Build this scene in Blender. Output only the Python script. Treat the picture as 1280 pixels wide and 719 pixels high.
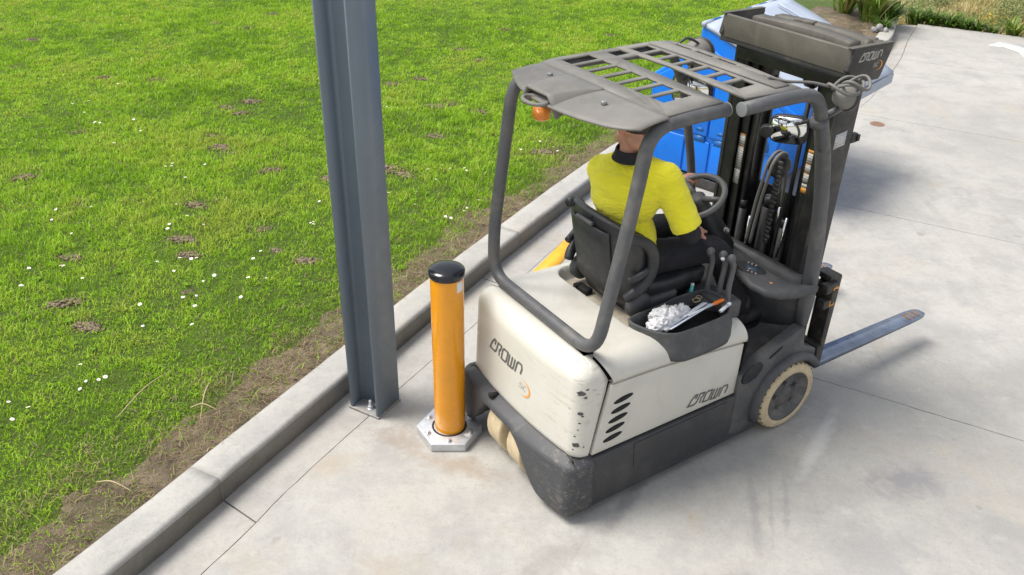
import bpy, bmesh, math, random
import numpy as np
from mathutils import Vector, Matrix, noise as mnoise

for o in list(bpy.data.objects):
    bpy.data.objects.remove(o)
SC = bpy.context.scene
COL = SC.collection
R = math.radians
rnd = random.Random(7)

# ------------------------------------------------------------------ camera
CAM_F, CAM_PITCH, CAM_ROLL, CAM_H = 1061.68, 0.535844, 0.0229967, 3.18188
cam_d = bpy.data.cameras.new('camera')
cam = bpy.data.objects.new('camera', cam_d)
COL.objects.link(cam)
cam_d.sensor_width = 36.0
cam_d.lens = 36.0 * CAM_F / 1280.0
cam_d.clip_start = 0.05
cam_d.clip_end = 2000.0
_sp, _cp = math.sin(CAM_PITCH), math.cos(CAM_PITCH)
_cr, _sr = math.cos(CAM_ROLL), math.sin(CAM_ROLL)
_r0 = Vector((1, 0, 0)); _d0 = Vector((0, -_sp, -_cp)); _fw = Vector((0, _cp, -_sp))
_right = _cr * _r0 - _sr * _d0
_down = _sr * _r0 + _cr * _d0
_m = Matrix.Identity(4)
for i in range(3):
    _m[i][0] = _right[i]; _m[i][1] = -_down[i]; _m[i][2] = -_fw[i]
_m[2][3] = CAM_H
cam.matrix_world = _m
SC.camera = cam
SC.render.resolution_x = 1024
SC.render.resolution_y = 575

# ------------------------------------------------------------------ sky, sun, exposure
SUN_EL, SUN_AZ = 60.0, 176.0          # elevation; direction towards the sun, degrees from +X
world = bpy.data.worlds.new('World')
SC.world = world
world.use_nodes = True
wn = world.node_tree.nodes; wl = world.node_tree.links
wn.clear()
sky = wn.new('ShaderNodeTexSky'); sky.sky_type = 'NISHITA'; sky.sun_disc = False
sky.sun_elevation = R(SUN_EL); sky.sun_rotation = R(90.0 - SUN_AZ)
sky.air_density = 1.0; sky.dust_density = 2.5; sky.ozone_density = 1.0
bg = wn.new('ShaderNodeBackground'); bg.inputs['Strength'].default_value = 0.135
wo = wn.new('ShaderNodeOutputWorld')
hs = wn.new('ShaderNodeHueSaturation'); hs.inputs['Saturation'].default_value = 0.35      # thin high cloud: a paler sky
wl.new(sky.outputs[0], hs.inputs['Color']); wl.new(hs.outputs[0], bg.inputs[0]); wl.new(bg.outputs[0], wo.inputs[0])
sun_d = bpy.data.lights.new('sun', 'SUN'); sun_d.energy = 2.6; sun_d.angle = R(26.0)
sun_d.color = (1.0, 0.955, 0.89)
sun = bpy.data.objects.new('sun', sun_d); COL.objects.link(sun)
_sd = Vector((math.cos(R(SUN_EL)) * math.cos(R(SUN_AZ)), math.cos(R(SUN_EL)) * math.sin(R(SUN_AZ)), math.sin(R(SUN_EL))))
sun.rotation_euler = _sd.to_track_quat('Z', 'Y').to_euler()
sun.location = _sd * 60
SC.view_settings.view_transform = 'Standard'
SC.view_settings.look = 'None'
SC.view_settings.exposure = 0.70
SC.view_settings.gamma = 1.0
SC.view_settings.use_curve_mapping = False

# ------------------------------------------------------------------ materials
def nt(name):
    m = bpy.data.materials.new(name); m.use_nodes = True
    t = m.node_tree; t.nodes.clear()
    b = t.nodes.new('ShaderNodeBsdfPrincipled'); o = t.nodes.new('ShaderNodeOutputMaterial')
    t.links.new(b.outputs[0], o.inputs[0])
    return m, t, b

def ramp(t, fac, stops):
    n = t.nodes.new('ShaderNodeValToRGB')
    e = n.color_ramp.elements
    while len(e) < len(stops): e.new(0.5)
    for k, (p, c) in enumerate(stops):
        e[k].position = p
        e[k].color = (c, c, c, 1) if not hasattr(c, '__len__') else (*c, 1)
    t.links.new(fac, n.inputs[0])
    return n.outputs[0]

def noise(t, scale, detail=4, rough=0.55, vec=None, dist=0.0, stretch=None):
    if vec is None:
        vec = t.nodes.new('ShaderNodeTexCoord').outputs['Object']
    if stretch:
        mp = t.nodes.new('ShaderNodeMapping'); mp.inputs['Scale'].default_value = stretch
        if len(stretch) > 3: pass
        t.links.new(vec, mp.inputs[0]); vec = mp.outputs[0]
    n = t.nodes.new('ShaderNodeTexNoise')
    n.inputs['Scale'].default_value = scale; n.inputs['Detail'].default_value = detail
    n.inputs['Roughness'].default_value = rough; n.inputs['Distortion'].default_value = dist
    t.links.new(vec, n.inputs['Vector'])
    return n.outputs['Fac']

def mix(t, fac, a, b, mode='MIX'):
    n = t.nodes.new('ShaderNodeMix'); n.data_type = 'RGBA'; n.blend_type = mode
    for sock, v in ((n.inputs[0], fac), (n.inputs[6], a), (n.inputs[7], b)):
        if hasattr(v, 'is_output'): t.links.new(v, sock)
        elif hasattr(v, '__len__'): sock.default_value = (*v, 1)
        else: sock.default_value = v
    return n.outputs[2]

def mth(t, op, a, b=None, clamp=False):
    n = t.nodes.new('ShaderNodeMath'); n.operation = op; n.use_clamp = clamp
    for i, v in enumerate((a, b)):
        if v is None: continue
        if hasattr(v, 'is_output'): t.links.new(v, n.inputs[i])
        else: n.inputs[i].default_value = v
    return n.outputs[0]

def bump(t, b, h, strength=0.2, dist=0.01):
    n = t.nodes.new('ShaderNodeBump'); n.inputs['Strength'].default_value = strength
    n.inputs['Distance'].default_value = dist
    t.links.new(h, n.inputs['Height']); t.links.new(n.outputs[0], b.inputs['Normal'])

def surf(name, base, rough=0.5, metal=0.0, var=0.15, vscale=6.0, dirt=None, dirt_amt=0.0, dirt_scale=5.0,
         grain=0.0, grain_scale=300.0, spec=0.5, coat=0.0):
    """paint / plastic / metal with tone variation, dirt blotches and a fine relief"""
    m, t, b = nt(name)
    co = t.nodes.new('ShaderNodeTexCoord').outputs['Object']
    n1 = noise(t, vscale, 5, 0.6, co)
    dark = tuple(max(0, c * (1 - var)) for c in base); lite = tuple(min(1, c * (1 + var)) for c in base)
    c = ramp(t, n1, [(0.3, dark), (0.7, lite)])
    if dirt is not None and dirt_amt > 0:
        n2 = noise(t, dirt_scale, 8, 0.68, co, 0.6)
        f = ramp(t, n2, [(0.48, 0.0), (0.72, dirt_amt)])
        c = mix(t, f, c, dirt)
    t.links.new(c, b.inputs['Base Color'])
    n3 = noise(t, vscale * 5, 5, 0.6, co)
    rr = t.nodes.new('ShaderNodeMapRange')
    rr.inputs[1].default_value = 0.3; rr.inputs[2].default_value = 0.7
    rr.inputs[3].default_value = max(0.03, rough - 0.08); rr.inputs[4].default_value = min(1, rough + 0.1)
    t.links.new(n3, rr.inputs[0]); t.links.new(rr.outputs[0], b.inputs['Roughness'])
    b.inputs['Metallic'].default_value = metal
    b.inputs['Specular IOR Level'].default_value = spec
    b.inputs['Coat Weight'].default_value = coat
    if grain > 0:
        bump(t, b, noise(t, grain_scale, 3, 0.6, co), grain, 0.004)
    return m

M = {}
DUST = (0.30, 0.27, 0.22)
M['white_panel'] = surf('white_panel_paint', (0.585, 0.565, 0.50), 0.36, var=0.05, vscale=3, dirt=(0.36, 0.33, 0.27), dirt_amt=0.35, dirt_scale=3.5, grain=0.03, grain_scale=120, coat=0.15)
M['plastic'] = surf('charcoal_plastic', (0.062, 0.064, 0.068), 0.55, var=0.18, dirt=DUST, dirt_amt=0.22, dirt_scale=6, grain=0.12, grain_scale=420)
M['plastic_black'] = surf('black_plastic', (0.022, 0.023, 0.026), 0.45, var=0.2, dirt=DUST, dirt_amt=0.10, grain=0.10, grain_scale=420)
M['bumper'] = surf('scuffed_bumper', (0.058, 0.059, 0.062), 0.6, var=0.25, dirt=(0.24, 0.215, 0.18), dirt_amt=0.45, dirt_scale=24, grain=0.2, grain_scale=260)
M['skirt'] = surf('chassis_paint', (0.036, 0.037, 0.040), 0.5, var=0.12, dirt=DUST, dirt_amt=0.12, dirt_scale=4, grain=0.06)
M['tube_plug'] = surf('grey_tube_plug', (0.20, 0.21, 0.22), 0.5)
M['floor'] = surf('dusty_floor_plate', (0.085, 0.085, 0.085), 0.7, var=0.2, dirt=DUST, dirt_amt=0.45, dirt_scale=7, grain=0.15)
M['guard'] = surf('guard_tube_paint', (0.082, 0.084, 0.089), 0.5, var=0.12, dirt=DUST, dirt_amt=0.3, dirt_scale=7, grain=0.08)
M['roof'] = surf('dusty_guard_plate', (0.175, 0.168, 0.152), 0.62, var=0.16, vscale=4, dirt=(0.25, 0.228, 0.19), dirt_amt=0.5, dirt_scale=6, grain=0.08)
M['mast'] = surf('mast_steel', (0.014, 0.014, 0.015), 0.42, var=0.3, vscale=9, dirt=(0.10, 0.09, 0.075), dirt_amt=0.35, dirt_scale=8, grain=0.08)
M['mast_cover'] = surf('dusty_mast_cover', (0.088, 0.081, 0.066), 0.6, var=0.2, vscale=5, dirt=(0.15, 0.134, 0.105), dirt_amt=0.6, dirt_scale=6)
M['mast_dark'] = surf('mast_side_paint', (0.030, 0.030, 0.030), 0.5, var=0.2, dirt=DUST, dirt_amt=0.2, dirt_scale=6)
M['carriage'] = surf('worn_carriage_steel', (0.034, 0.032, 0.029), 0.5, var=0.3, vscale=9, dirt=(0.16, 0.135, 0.10), dirt_amt=0.5, dirt_scale=14)
M['chrome'] = surf('chrome', (0.8, 0.8, 0.8), 0.14, 1.0, var=0.05)
M['zinc'] = surf('galvanised_steel', (0.60, 0.62, 0.64), 0.45, 0.6, var=0.14, vscale=18, dirt=(0.36, 0.36, 0.35), dirt_amt=0.5, dirt_scale=14)
M['plate'] = surf('weathered_base_plate', (0.30, 0.30, 0.295), 0.6, 0.3, var=0.2, vscale=18, dirt=(0.30, 0.22, 0.14), dirt_amt=0.5, dirt_scale=14)
M['steel'] = surf('dull_steel', (0.40, 0.40, 0.40), 0.4, 0.9, var=0.2)
M['tyre'] = surf('cream_rubber', (0.56, 0.455, 0.285), 0.75, var=0.16, vscale=9, dirt=(0.22, 0.18, 0.13), dirt_amt=0.6, dirt_scale=9, grain=0.25, grain_scale=160)
M['tyre_dark'] = surf('worn_tyre_edge', (0.13, 0.105, 0.07), 0.8, var=0.2)
M['rim'] = surf('rim_paint', (0.085, 0.083, 0.082), 0.6, var=0.2, dirt=DUST, dirt_amt=0.35, dirt_scale=14)
M['fork'] = surf('fork_steel', (0.215, 0.255, 0.33), 0.33, 0.55, var=0.2, vscale=7, dirt=(0.10, 0.12, 0.16), dirt_amt=0.55, dirt_scale=11)
M['rust'] = surf('rusty_paint', (0.22, 0.13, 0.085), 0.8, var=0.3, vscale=20)
M['orange'] = surf('orange_polymer', (0.83, 0.330, 0.006), 0.24, var=0.05, vscale=3, coat=0.25, dirt=(0.5, 0.22, 0.03), dirt_amt=0.25, dirt_scale=5)
M['cap'] = surf('black_cap', (0.012, 0.013, 0.018), 0.16, var=0.2)
M['column'] = surf('grey_column_paint', (0.165, 0.205, 0.25), 0.42, var=0.07, vscale=2.0, dirt=(0.2, 0.21, 0.22), dirt_amt=0.22, dirt_scale=3, grain=0.06, grain_scale=90)
M['bin'] = surf('blue_polyethylene', (0.0, 0.165, 0.70), 0.42, var=0.08, vscale=3, dirt=(0.05, 0.2, 0.55), dirt_amt=0.35, dirt_scale=4, grain=0.05, grain_scale=200)
M['bin_dark'] = surf('dark_blue_polyethylene', (0.005, 0.10, 0.33), 0.42, var=0.12)
M['lid'] = surf('pale_grey_lid', (0.35, 0.40, 0.49), 0.55, var=0.06, vscale=4, dirt=(0.36, 0.38, 0.42), dirt_amt=0.4, dirt_scale=4)
M['beacon'] = None
M['mirror_case'] = M['plastic_black']
M['mirror_glass'] = surf('mirror_glass', (0.86, 0.88, 0.88), 0.03, 1.0, var=0.02)
M['sticker'] = None
M['amber_print'] = surf('amber_print', (0.75, 0.33, 0.06), 0.5, var=0.1)
M['logo_dark'] = surf('grey_logo_print', (0.105, 0.105, 0.10), 0.5, var=0.1)
M['logo_light'] = surf('pale_logo_print', (0.42, 0.41, 0.37), 0.55, var=0.1)
M['black'] = surf('matt_black', (0.006, 0.006, 0.006), 0.8, var=0.3)
M['shirt'] = None
M['skin'] = surf('skin', (0.48, 0.24, 0.165), 0.5, var=0.10, vscale=22, dirt=(0.40, 0.15, 0.10), dirt_amt=0.4, dirt_scale=12, grain=0.08)
M['hair'] = surf('dark_brown_hair', (0.030, 0.020, 0.015), 0.6, var=0.4, vscale=60, grain=0.6, grain_scale=220)
M['cloth_black'] = surf('black_cloth', (0.013, 0.013, 0.017), 0.85, var=0.25, grain=0.35, grain_scale=500)
M['boot'] = surf('boot_leather', (0.034, 0.033, 0.034), 0.5, var=0.3, dirt=DUST, dirt_amt=0.15)
M['rag'] = surf('white_rag', (0.80, 0.79, 0.79), 0.9, var=0.06, grain=0.4, grain_scale=300)
M['paper'] = surf('white_paper', (0.72, 0.75, 0.82), 0.7, var=0.05)
M['orange_pl'] = surf('orange_plastic', (0.85, 0.20, 0.015), 0.4, var=0.05)
M['white_pl'] = surf('white_plastic', (0.72, 0.75, 0.78), 0.35, var=0.05)
M['teal_pl'] = surf('teal_plastic', (0.10, 0.50, 0.45), 0.3, var=0.1)
M['knob'] = surf('lever_grey', (0.105, 0.105, 0.108), 0.45, var=0.12)
M['tan'] = surf('dusty_tan_metal', (0.50, 0.44, 0.345), 0.7, var=0.16, vscale=10, dirt=(0.26, 0.21, 0.15), dirt_amt=0.5)
M['rope'] = surf('grey_cable', (0.15, 0.145, 0.135), 0.65, var=0.15)
M['soilclod'] = surf('crumbly_soil', (0.20, 0.152, 0.105), 0.95, var=0.4, vscale=30, grain=0.9, grain_scale=90)
M['petal'] = surf('white_petals', (0.85, 0.85, 0.83), 0.7, var=0.03)
M['yolk'] = surf('yellow_flower_centre', (0.8, 0.5, 0.03), 0.7, var=0.05)
M['yellow_line'] = surf('yellow_road_paint', (0.72, 0.36, 0.02), 0.6, var=0.1, dirt=(0.5, 0.42, 0.28), dirt_amt=0.4)
M['white_line'] = surf('white_road_paint', (0.60, 0.60, 0.585), 0.6, var=0.08, dirt=(0.42, 0.41, 0.38), dirt_amt=0.5)
M['pale_rock'] = surf('pale_rock', (0.27, 0.265, 0.26), 0.9, var=0.2, grain=0.6, grain_scale=40)
M['straw'] = surf('dry_straw', (0.42, 0.34, 0.19), 0.8, var=0.15)

# amber lens
m, t, b = nt('amber_lens'); b.inputs['Base Color'].default_value = (0.95, 0.30, 0.01, 1); b.inputs['Roughness'].default_value = 0.15
b.inputs['Transmission Weight'].default_value = 0.35; b.inputs['Coat Weight'].default_value = 0.6
wv = t.nodes.new('ShaderNodeTexWave'); wv.inputs['Scale'].default_value = 60; wv.bands_direction = 'Z'
tc = t.nodes.new('ShaderNodeTexCoord'); t.links.new(tc.outputs['Object'], wv.inputs['Vector']); bump(t, b, wv.outputs['Fac'], 0.5, 0.004)
M['beacon'] = m
# high-visibility shirt with fine weave and soft wrinkles
m, t, b = nt('yellow_jersey'); b.inputs['Roughness'].default_value = 0.85
co = t.nodes.new('ShaderNodeTexCoord').outputs['Object']
c = ramp(t, noise(t, 7, 3, 0.5, co), [(0.3, (0.96, 0.87, 0.016)), (0.7, (0.98, 0.91, 0.035))])
t.links.new(c, b.inputs['Base Color'])
h = mth(t, 'ADD', mth(t, 'MULTIPLY', noise(t, 8, 2, 0.5, co, 2.2, (1, 1, 2.6)), 6.0), noise(t, 700, 2, 0.5, co))
bump(t, b, h, 0.6, 0.006)
b.inputs['Sheen Weight'].default_value = 0.2
M['shirt'] = m
# printed warning sticker: pale rows of tiny print
def sticker_mat(name, base, ink, scale, direction='Z'):
    m, t, b = nt(name); b.inputs['Roughness'].default_value = 0.45
    co = t.nodes.new('ShaderNodeTexCoord').outputs['Object']
    wv = t.nodes.new('ShaderNodeTexWave'); wv.inputs['Scale'].default_value = scale; wv.bands_direction = direction
    wv.inputs['Distortion'].default_value = 0.0
    t.links.new(co, wv.inputs['Vector'])
    n2 = noise(t, 140, 4, 0.8, co)
    f = mth(t, 'MULTIPLY', ramp(t, wv.outputs['Fac'], [(0.5, 0.0), (0.7, 1.0)]), ramp(t, n2, [(0.42, 0.0), (0.52, 0.75)]))
    c = mix(t, f, base, ink)
    c = mix(t, ramp(t, noise(t, 30, 6, 0.7, co), [(0.55, 0.0), (0.8, 0.5)]), c, (0.35, 0.32, 0.28))
    t.links.new(c, b.inputs['Base Color'])
    return m
M['sticker'] = sticker_mat('white_printed_sticker', (0.62, 0.60, 0.56), (0.12, 0.12, 0.12), 22)
M['sticker_x'] = sticker_mat('white_data_plate', (0.60, 0.60, 0.60), (0.20, 0.20, 0.20), 26)

# counterweight paint: cream with chips and scrapes near the right rear corner (local X<-1.35, Y<-0.2)
m, t, b = nt('chipped_cream_paint'); b.inputs['Roughness'].default_value = 0.34; b.inputs['Coat Weight'].default_value = 0.15
co = t.nodes.new('ShaderNodeTexCoord').outputs['Object']
c = ramp(t, noise(t, 3, 5, 0.6, co), [(0.3, (0.57, 0.55, 0.48)), (0.7, (0.63, 0.61, 0.54))])
sx = t.nodes.new('ShaderNodeSeparateXYZ'); t.links.new(co, sx.inputs[0])
mr = t.nodes.new('ShaderNodeMapRange'); t.links.new(sx.outputs[1], mr.inputs[0])
mr.inputs[1].default_value = -0.25; mr.inputs[2].default_value = -0.42; mr.inputs[3].default_value = 0.0; mr.inputs[4].default_value = 1.0
chip = ramp(t, noise(t, 23, 5, 0.62, co, 0.8, (1.0, 1.0, 0.8)), [(0.66, 0.0), (0.675, 1.0)])
chip = mth(t, 'MULTIPLY', chip, mr.outputs[0])
scr = ramp(t, noise(t, 16, 6, 0.7, co, 0.3, (1.0, 0.35, 3.2)), [(0.56, 0.0), (0.68, 0.75)])
mr2 = t.nodes.new('ShaderNodeMapRange'); t.links.new(sx.outputs[1], mr2.inputs[0])
mr2.inputs[1].default_value = 0.05; mr2.inputs[2].default_value = -0.36; mr2.inputs[3].default_value = 0.05; mr2.inputs[4].default_value = 1.0
scr = mth(t, 'MULTIPLY', scr, mr2.outputs[0])
c = mix(t, scr, c, (0.40, 0.35, 0.28)); c = mix(t, chip, c, (0.075, 0.06, 0.05))
t.links.new(c, b.inputs['Base Color']); bump(t, b, mth(t, 'SUBTRACT', 1.0, chip), 0.3, 0.003)
M['cw'] = m

# bumper plastic: scraped grey-brown on its right corner (local Y < -0.3)
m, t, b = nt('scraped_bumper'); b.inputs['Roughness'].default_value = 0.55
co = t.nodes.new('ShaderNodeTexCoord').outputs['Object']
c = ramp(t, noise(t, 4, 5, 0.6, co), [(0.3, (0.043, 0.045, 0.049)), (0.7, (0.054, 0.056, 0.061))])
sx = t.nodes.new('ShaderNodeSeparateXYZ'); t.links.new(co, sx.inputs[0])
mr = t.nodes.new('ShaderNodeMapRange'); t.links.new(sx.outputs[1], mr.inputs[0])
mr.inputs[1].default_value = -0.22; mr.inputs[2].default_value = -0.44; mr.inputs[3].default_value = 0.10; mr.inputs[4].default_value = 1.0
f = mth(t, 'MULTIPLY', ramp(t, noise(t, 30, 7, 0.72, co, 0.6, (1, .7, 1.6)), [(0.53, 0.0), (0.64, 0.8)]), mr.outputs[0])
c = mix(t, f, c, (0.20, 0.165, 0.13))
c = mix(t, mth(t, 'MULTIPLY', ramp(t, noise(t, 75, 5, 0.7, co), [(0.62, 0.0), (0.68, 0.4)]), mr.outputs[0]), c, (0.30, 0.27, 0.23))
c = mix(t, ramp(t, noise(t, 7, 5, 0.7, co, 0.4), [(0.55, 0.0), (0.75, 0.18)]), c, DUST)
t.links.new(c, b.inputs['Base Color']); bump(t, b, noise(t, 260, 3, 0.6, co), 0.2, 0.004)
M['bumper_scraped'] = m

# ------------------------------------------------------------------ concrete, earth, grass
def concrete(name, base, marks=True, stains=()):
    m, t, b = nt(name)
    g = t.nodes.new('ShaderNodeNewGeometry').outputs['Position']
    big = noise(t, 0.42, 6, 0.6, g, 0.4)
    mid = noise(t, 2.3, 10, 0.74, g, 0.15)
    fine = noise(t, 26, 6, 0.72, g)
    grit = noise(t, 190, 3, 0.6, g)
    c = ramp(t, big, [(0.30, tuple(x * 0.84 for x in base)), (0.5, base), (0.72, tuple(min(1, x * 1.10) for x in base))])
    c = mix(t, ramp(t, mid, [(0.44, 0.0), (0.62, 0.75)]), c, tuple(x * f for x, f in zip(base, (0.74, 0.745, 0.77))))
    c = mix(t, ramp(t, noise(t, 1.3, 8, 0.72, g, 0.2), [(0.54, 0.0), (0.70, 0.55)]), c, tuple(x * f for x, f in zip(base, (1.0, 0.90, 0.76))))
    c = mix(t, ramp(t, fine, [(0.50, 0.0), (0.76, 0.42)]), c, tuple(x * 0.58 for x in base))
    c = mix(t, ramp(t, noise(t, 8, 8, 0.78, g, 0.3), [(0.57, 0.0), (0.70, 0.5)]), c, tuple(min(1, x * 1.22) for x in base))
    c = mix(t, ramp(t, grit, [(0.60, 0.0), (0.75, 0.35)]), c, tuple(x * 0.6 for x in base))
    pit = noise(t, 75, 5, 0.8, g)
    c = mix(t, ramp(t, pit, [(0.54, 0.0), (0.68, 0.62)]), c, tuple(x * 0.62 for x in base))
    c = mix(t, ramp(t, pit, [(0.30, 0.35), (0.42, 0.0)]), c, tuple(min(1, x * 1.2) for x in base))
    if marks:
        mp = t.nodes.new('ShaderNodeMapping'); mp.inputs['Rotation'].default_value = (0, 0, R(-28)); mp.inputs['Scale'].default_value = (5.5, 0.22, 1)
        t.links.new(g, mp.inputs[0])
        st = noise(t, 1.4, 4, 0.55, mp.outputs[0], 0.15)
        msk = ramp(t, noise(t, 0.7, 3, 0.5, g), [(0.46, 0.0), (0.62, 1.0)])
        f = mth(t, 'MULTIPLY', ramp(t, st, [(0.58, 0.0), (0.68, 0.30)]), msk)
        c = mix(t, f, c, tuple(x * 0.60 for x in base))
        f = ramp(t, noise(t, 6.0, 2, 0.4, g), [(0.73, 0.0), (0.76, 0.4)])
        c = mix(t, f, c, tuple(x * 0.45 for x in base))
    for (x, y, rx, ry, rot, colr, amt, sc) in stains:
        mp = t.nodes.new('ShaderNodeMapping'); mp.vector_type = 'TEXTURE'
        mp.inputs['Location'].default_value = (x, y, 0); mp.inputs['Rotation'].default_value = (0, 0, R(rot)); mp.inputs['Scale'].default_value = (rx, ry, 1)
        t.links.new(g, mp.inputs[0])
        ln = t.nodes.new('ShaderNodeVectorMath'); ln.operation = 'LENGTH'; t.links.new(mp.outputs[0], ln.inputs[0])
        nz = noise(t, sc, 7, 0.72, g, 0.8)
        r_ = mth(t, 'ADD', ln.outputs['Value'], mth(t, 'MULTIPLY', mth(t, 'SUBTRACT', nz, 0.5), 2.6))
        f = ramp(t, r_, [(0.25, amt), (1.0, 0.0)])
        c = mix(t, f, c, colr)
    t.links.new(c, b.inputs['Base Color'])
    b.inputs['Roughness'].default_value = 0.74
    h = mth(t, 'ADD', mth(t, 'MULTIPLY', fine, 1.0), mth(t, 'MULTIPLY', grit, 0.7))
    bump(t, b, h, 0.25, 0.006)
    return m
# rust-brown wash by the column foot, rubber smudges, paired tyre tracks and scuffs on the yard
STAINS = [(-0.58, 3.66, 0.26, 0.11, -24, (0.25, 0.20, 0.15), 0.55, 11), (-0.25, 3.45, 0.32, 0.10, -20, (0.29, 0.235, 0.175), 0.7, 6), (-0.95, 3.45, 0.22, 0.13, 20, (0.36, 0.30, 0.22), 0.45, 9),
          (2.16, 3.42, 0.27, 0.16, 15, (0.21, 0.205, 0.215), 0.75, 6), (1.26, 3.12, 0.035, 0.36, -8, (0.22, 0.215, 0.215), 0.6, 5), (1.45, 3.25, 0.03, 0.24, -13, (0.22, 0.215, 0.215), 0.6, 5), (1.36, 3.2, 0.018, 0.3, -12, (0.24, 0.235, 0.23), 0.5, 5),
          (1.75, 3.7, 0.05, 0.46, -32, (0.55, 0.54, 0.52), 0.5, 4), (0.62, 3.22, 0.05, 0.26, -30, (0.20, 0.195, 0.19), 0.6, 8), (0.95, 3.1, 0.06, 0.10, 0, (0.36, 0.30, 0.21), 0.4, 14),
          (1.80, 2.9, 0.35, 0.22, 30, (0.25, 0.245, 0.25), 0.55, 5), (2.75, 5.0, 0.7, 0.35, -28, (0.28, 0.275, 0.27), 0.5, 4), (3.6, 8.2, 0.8, 0.3, -20, (0.27, 0.265, 0.26), 0.5, 4), (3.0, 7.0, 0.5, 0.25, -28, (0.25, 0.25, 0.25), 0.45, 5), (0.25, 2.85, .30, .10, 35, (0.25, .235, .21), .55, 9), (-0.55, 2.75, .22, .16, 10, (0.30, .25, .19), .45, 7), (2.6, 3.05, .4, .12, -15, (0.24, .235, .23), .5, 7), (1.1, 2.72, .12, .06, 0, (0.16, .155, .15), .6, 12), (3.2, 4.4, .5, .18, 40, (.26, .255, .25), .5, 6), (4.6, 6.9, .7, .25, -25, (.27, .265, .26), .5, 5), (5.2, 9.2, 1.0, .3, 60, (.28, .275, .265), .45, 4)]
M['concrete'] = concrete('weathered_concrete', (0.390, 0.378, 0.348), True, STAINS)
M['gutter'] = concrete('gutter_concrete', (0.385, 0.37, 0.34), False)
M['kerb'] = concrete('kerb_concrete', (0.375, 0.365, 0.335), False)
M['kerb_face'] = concrete('shaded_grimy_kerb_face', (0.225, 0.21, 0.185), False, [(-1.5, 3.0, .5, .3, 60, (0.13, .12, .095), .6, 9), (-.5, 5.0, .6, .2, 60, (0.12, .11, .09), .6, 9), (.4, 6.5, .5, .2, 60, (0.12, .115, .09), .6, 9), (-2.1, 1.9, .5, .2, 60, (.13, .12, .1), .5, 9)])  # front face colour: mostly shade painted in, plus some grime stains
M['joint'] = surf('joint_dirt', (0.17, 0.15, 0.125), 0.95, var=0.3, vscale=20, grain=0.5, grain_scale=120)

m, t, b = nt('lawn_earth'); b.inputs['Roughness'].default_value = 0.95
g = t.nodes.new('ShaderNodeNewGeometry').outputs['Position']
c = ramp(t, noise(t, 1.6, 6, 0.65, g), [(0.3, (0.100, 0.170, 0.016)), (0.7, (0.150, 0.240, 0.028))])
c = mix(t, ramp(t, noise(t, 18, 5, 0.7, g), [(0.45, 0.0), (0.7, 0.7)]), c, (0.10, 0.10, 0.035))
t.links.new(c, b.inputs['Base Color']); bump(t, b, noise(t, 40, 5, 0.7, g), 0.8, 0.03)
M['lawn'] = m
m, t, b = nt('dry_verge_soil'); b.inputs['Roughness'].default_value = 0.95
g = t.nodes.new('ShaderNodeNewGeometry').outputs['Position']
c = ramp(t, noise(t, 9, 7, 0.7, g), [(0.3, (0.095, 0.068, 0.044)), (0.5, (0.19, 0.145, 0.092)), (0.72, (0.34, 0.27, 0.175))])
c = mix(t, ramp(t, noise(t, 2.2, 4, 0.6, g), [(0.5, 0.0), (0.66, 0.5)]), c, (0.06, 0.075, 0.022))
t.links.new(c, b.inputs['Base Color']); bump(t, b, noise(t, 55, 6, 0.75, g), 1.0, 0.03)
M['verge'] = m
m, t, b = nt('dry_meadow_ground'); b.inputs['Roughness'].default_value = 0.95
g = t.nodes.new('ShaderNodeNewGeometry').outputs['Position']
c = ramp(t, noise(t, 1.1, 6, 0.7, g), [(0.3, (0.09, 0.10, 0.035)), (0.5, (0.30, 0.25, 0.12)), (0.7, (0.40, 0.33, 0.17))])
t.links.new(c, b.inputs['Base Color']); bump(t, b, noise(t, 20, 6, 0.7, g), 1.0, 0.05)
M['meadow'] = m

def leafmat(name, stops, trans=0.42, rough=0.5):
    """blade colour from the per-blade attribute 'tone' (natural variety, not shade)"""
    m, t, b = nt(name)
    at = t.nodes.new('ShaderNodeAttribute'); at.attribute_name = 'tone'
    c = ramp(t, at.outputs['Fac'], stops)
    t.links.new(c, b.inputs['Base Color']); b.inputs['Roughness'].default_value = rough
    b.inputs['Specular IOR Level'].default_value = 0.3
    out = [n for n in t.nodes if n.type == 'OUTPUT_MATERIAL'][0]
    tr = t.nodes.new('ShaderNodeBsdfTranslucent'); t.links.new(c, tr.inputs[0])
    ms = t.nodes.new('ShaderNodeMixShader'); ms.inputs[0].default_value = trans
    t.links.new(b.outputs[0], ms.inputs[1]); t.links.new(tr.outputs[0], ms.inputs[2]); t.links.new(ms.outputs[0], out.inputs[0])
    return m
M['grass'] = leafmat('grass_blades', [(0.0, (0.175, 0.320, 0.018)), (0.35, (0.300, 0.510, 0.022)), (0.7, (0.410, 0.640, 0.038)), (0.82, (0.42, 0.50, 0.07)), (0.86, (0.25, 0.19, 0.10)), (1.0, (0.42, 0.33, 0.20))])
M['weed'] = leafmat('broad_weed_leaves', [(0.0, (0.10, 0.22, 0.018)), (1.0, (0.26, 0.44, 0.035))], 0.35, 0.85)
M['strap'] = leafmat('strap_leaves', [(0.0, (0.055, 0.12, 0.018)), (0.6, (0.15, 0.24, 0.035)), (0.85, (0.26, 0.30, 0.06)), (1.0, (0.45, 0.38, 0.16))], 0.25, 0.4)
M['bush'] = leafmat('bush_leaves', [(0.0, (0.10, 0.17, 0.06)), (0.6, (0.24, 0.30, 0.12)), (1.0, (0.42, 0.42, 0.20))], 0.25, 0.6)
M['meadow_tuft'] = leafmat('meadow_tufts', [(0.0, (0.16, 0.20, 0.05)), (0.35, (0.40, 0.36, 0.14)), (0.7, (0.58, 0.49, 0.24)), (1.0, (0.66, 0.57, 0.32))], 0.3, 0.8)
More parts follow.
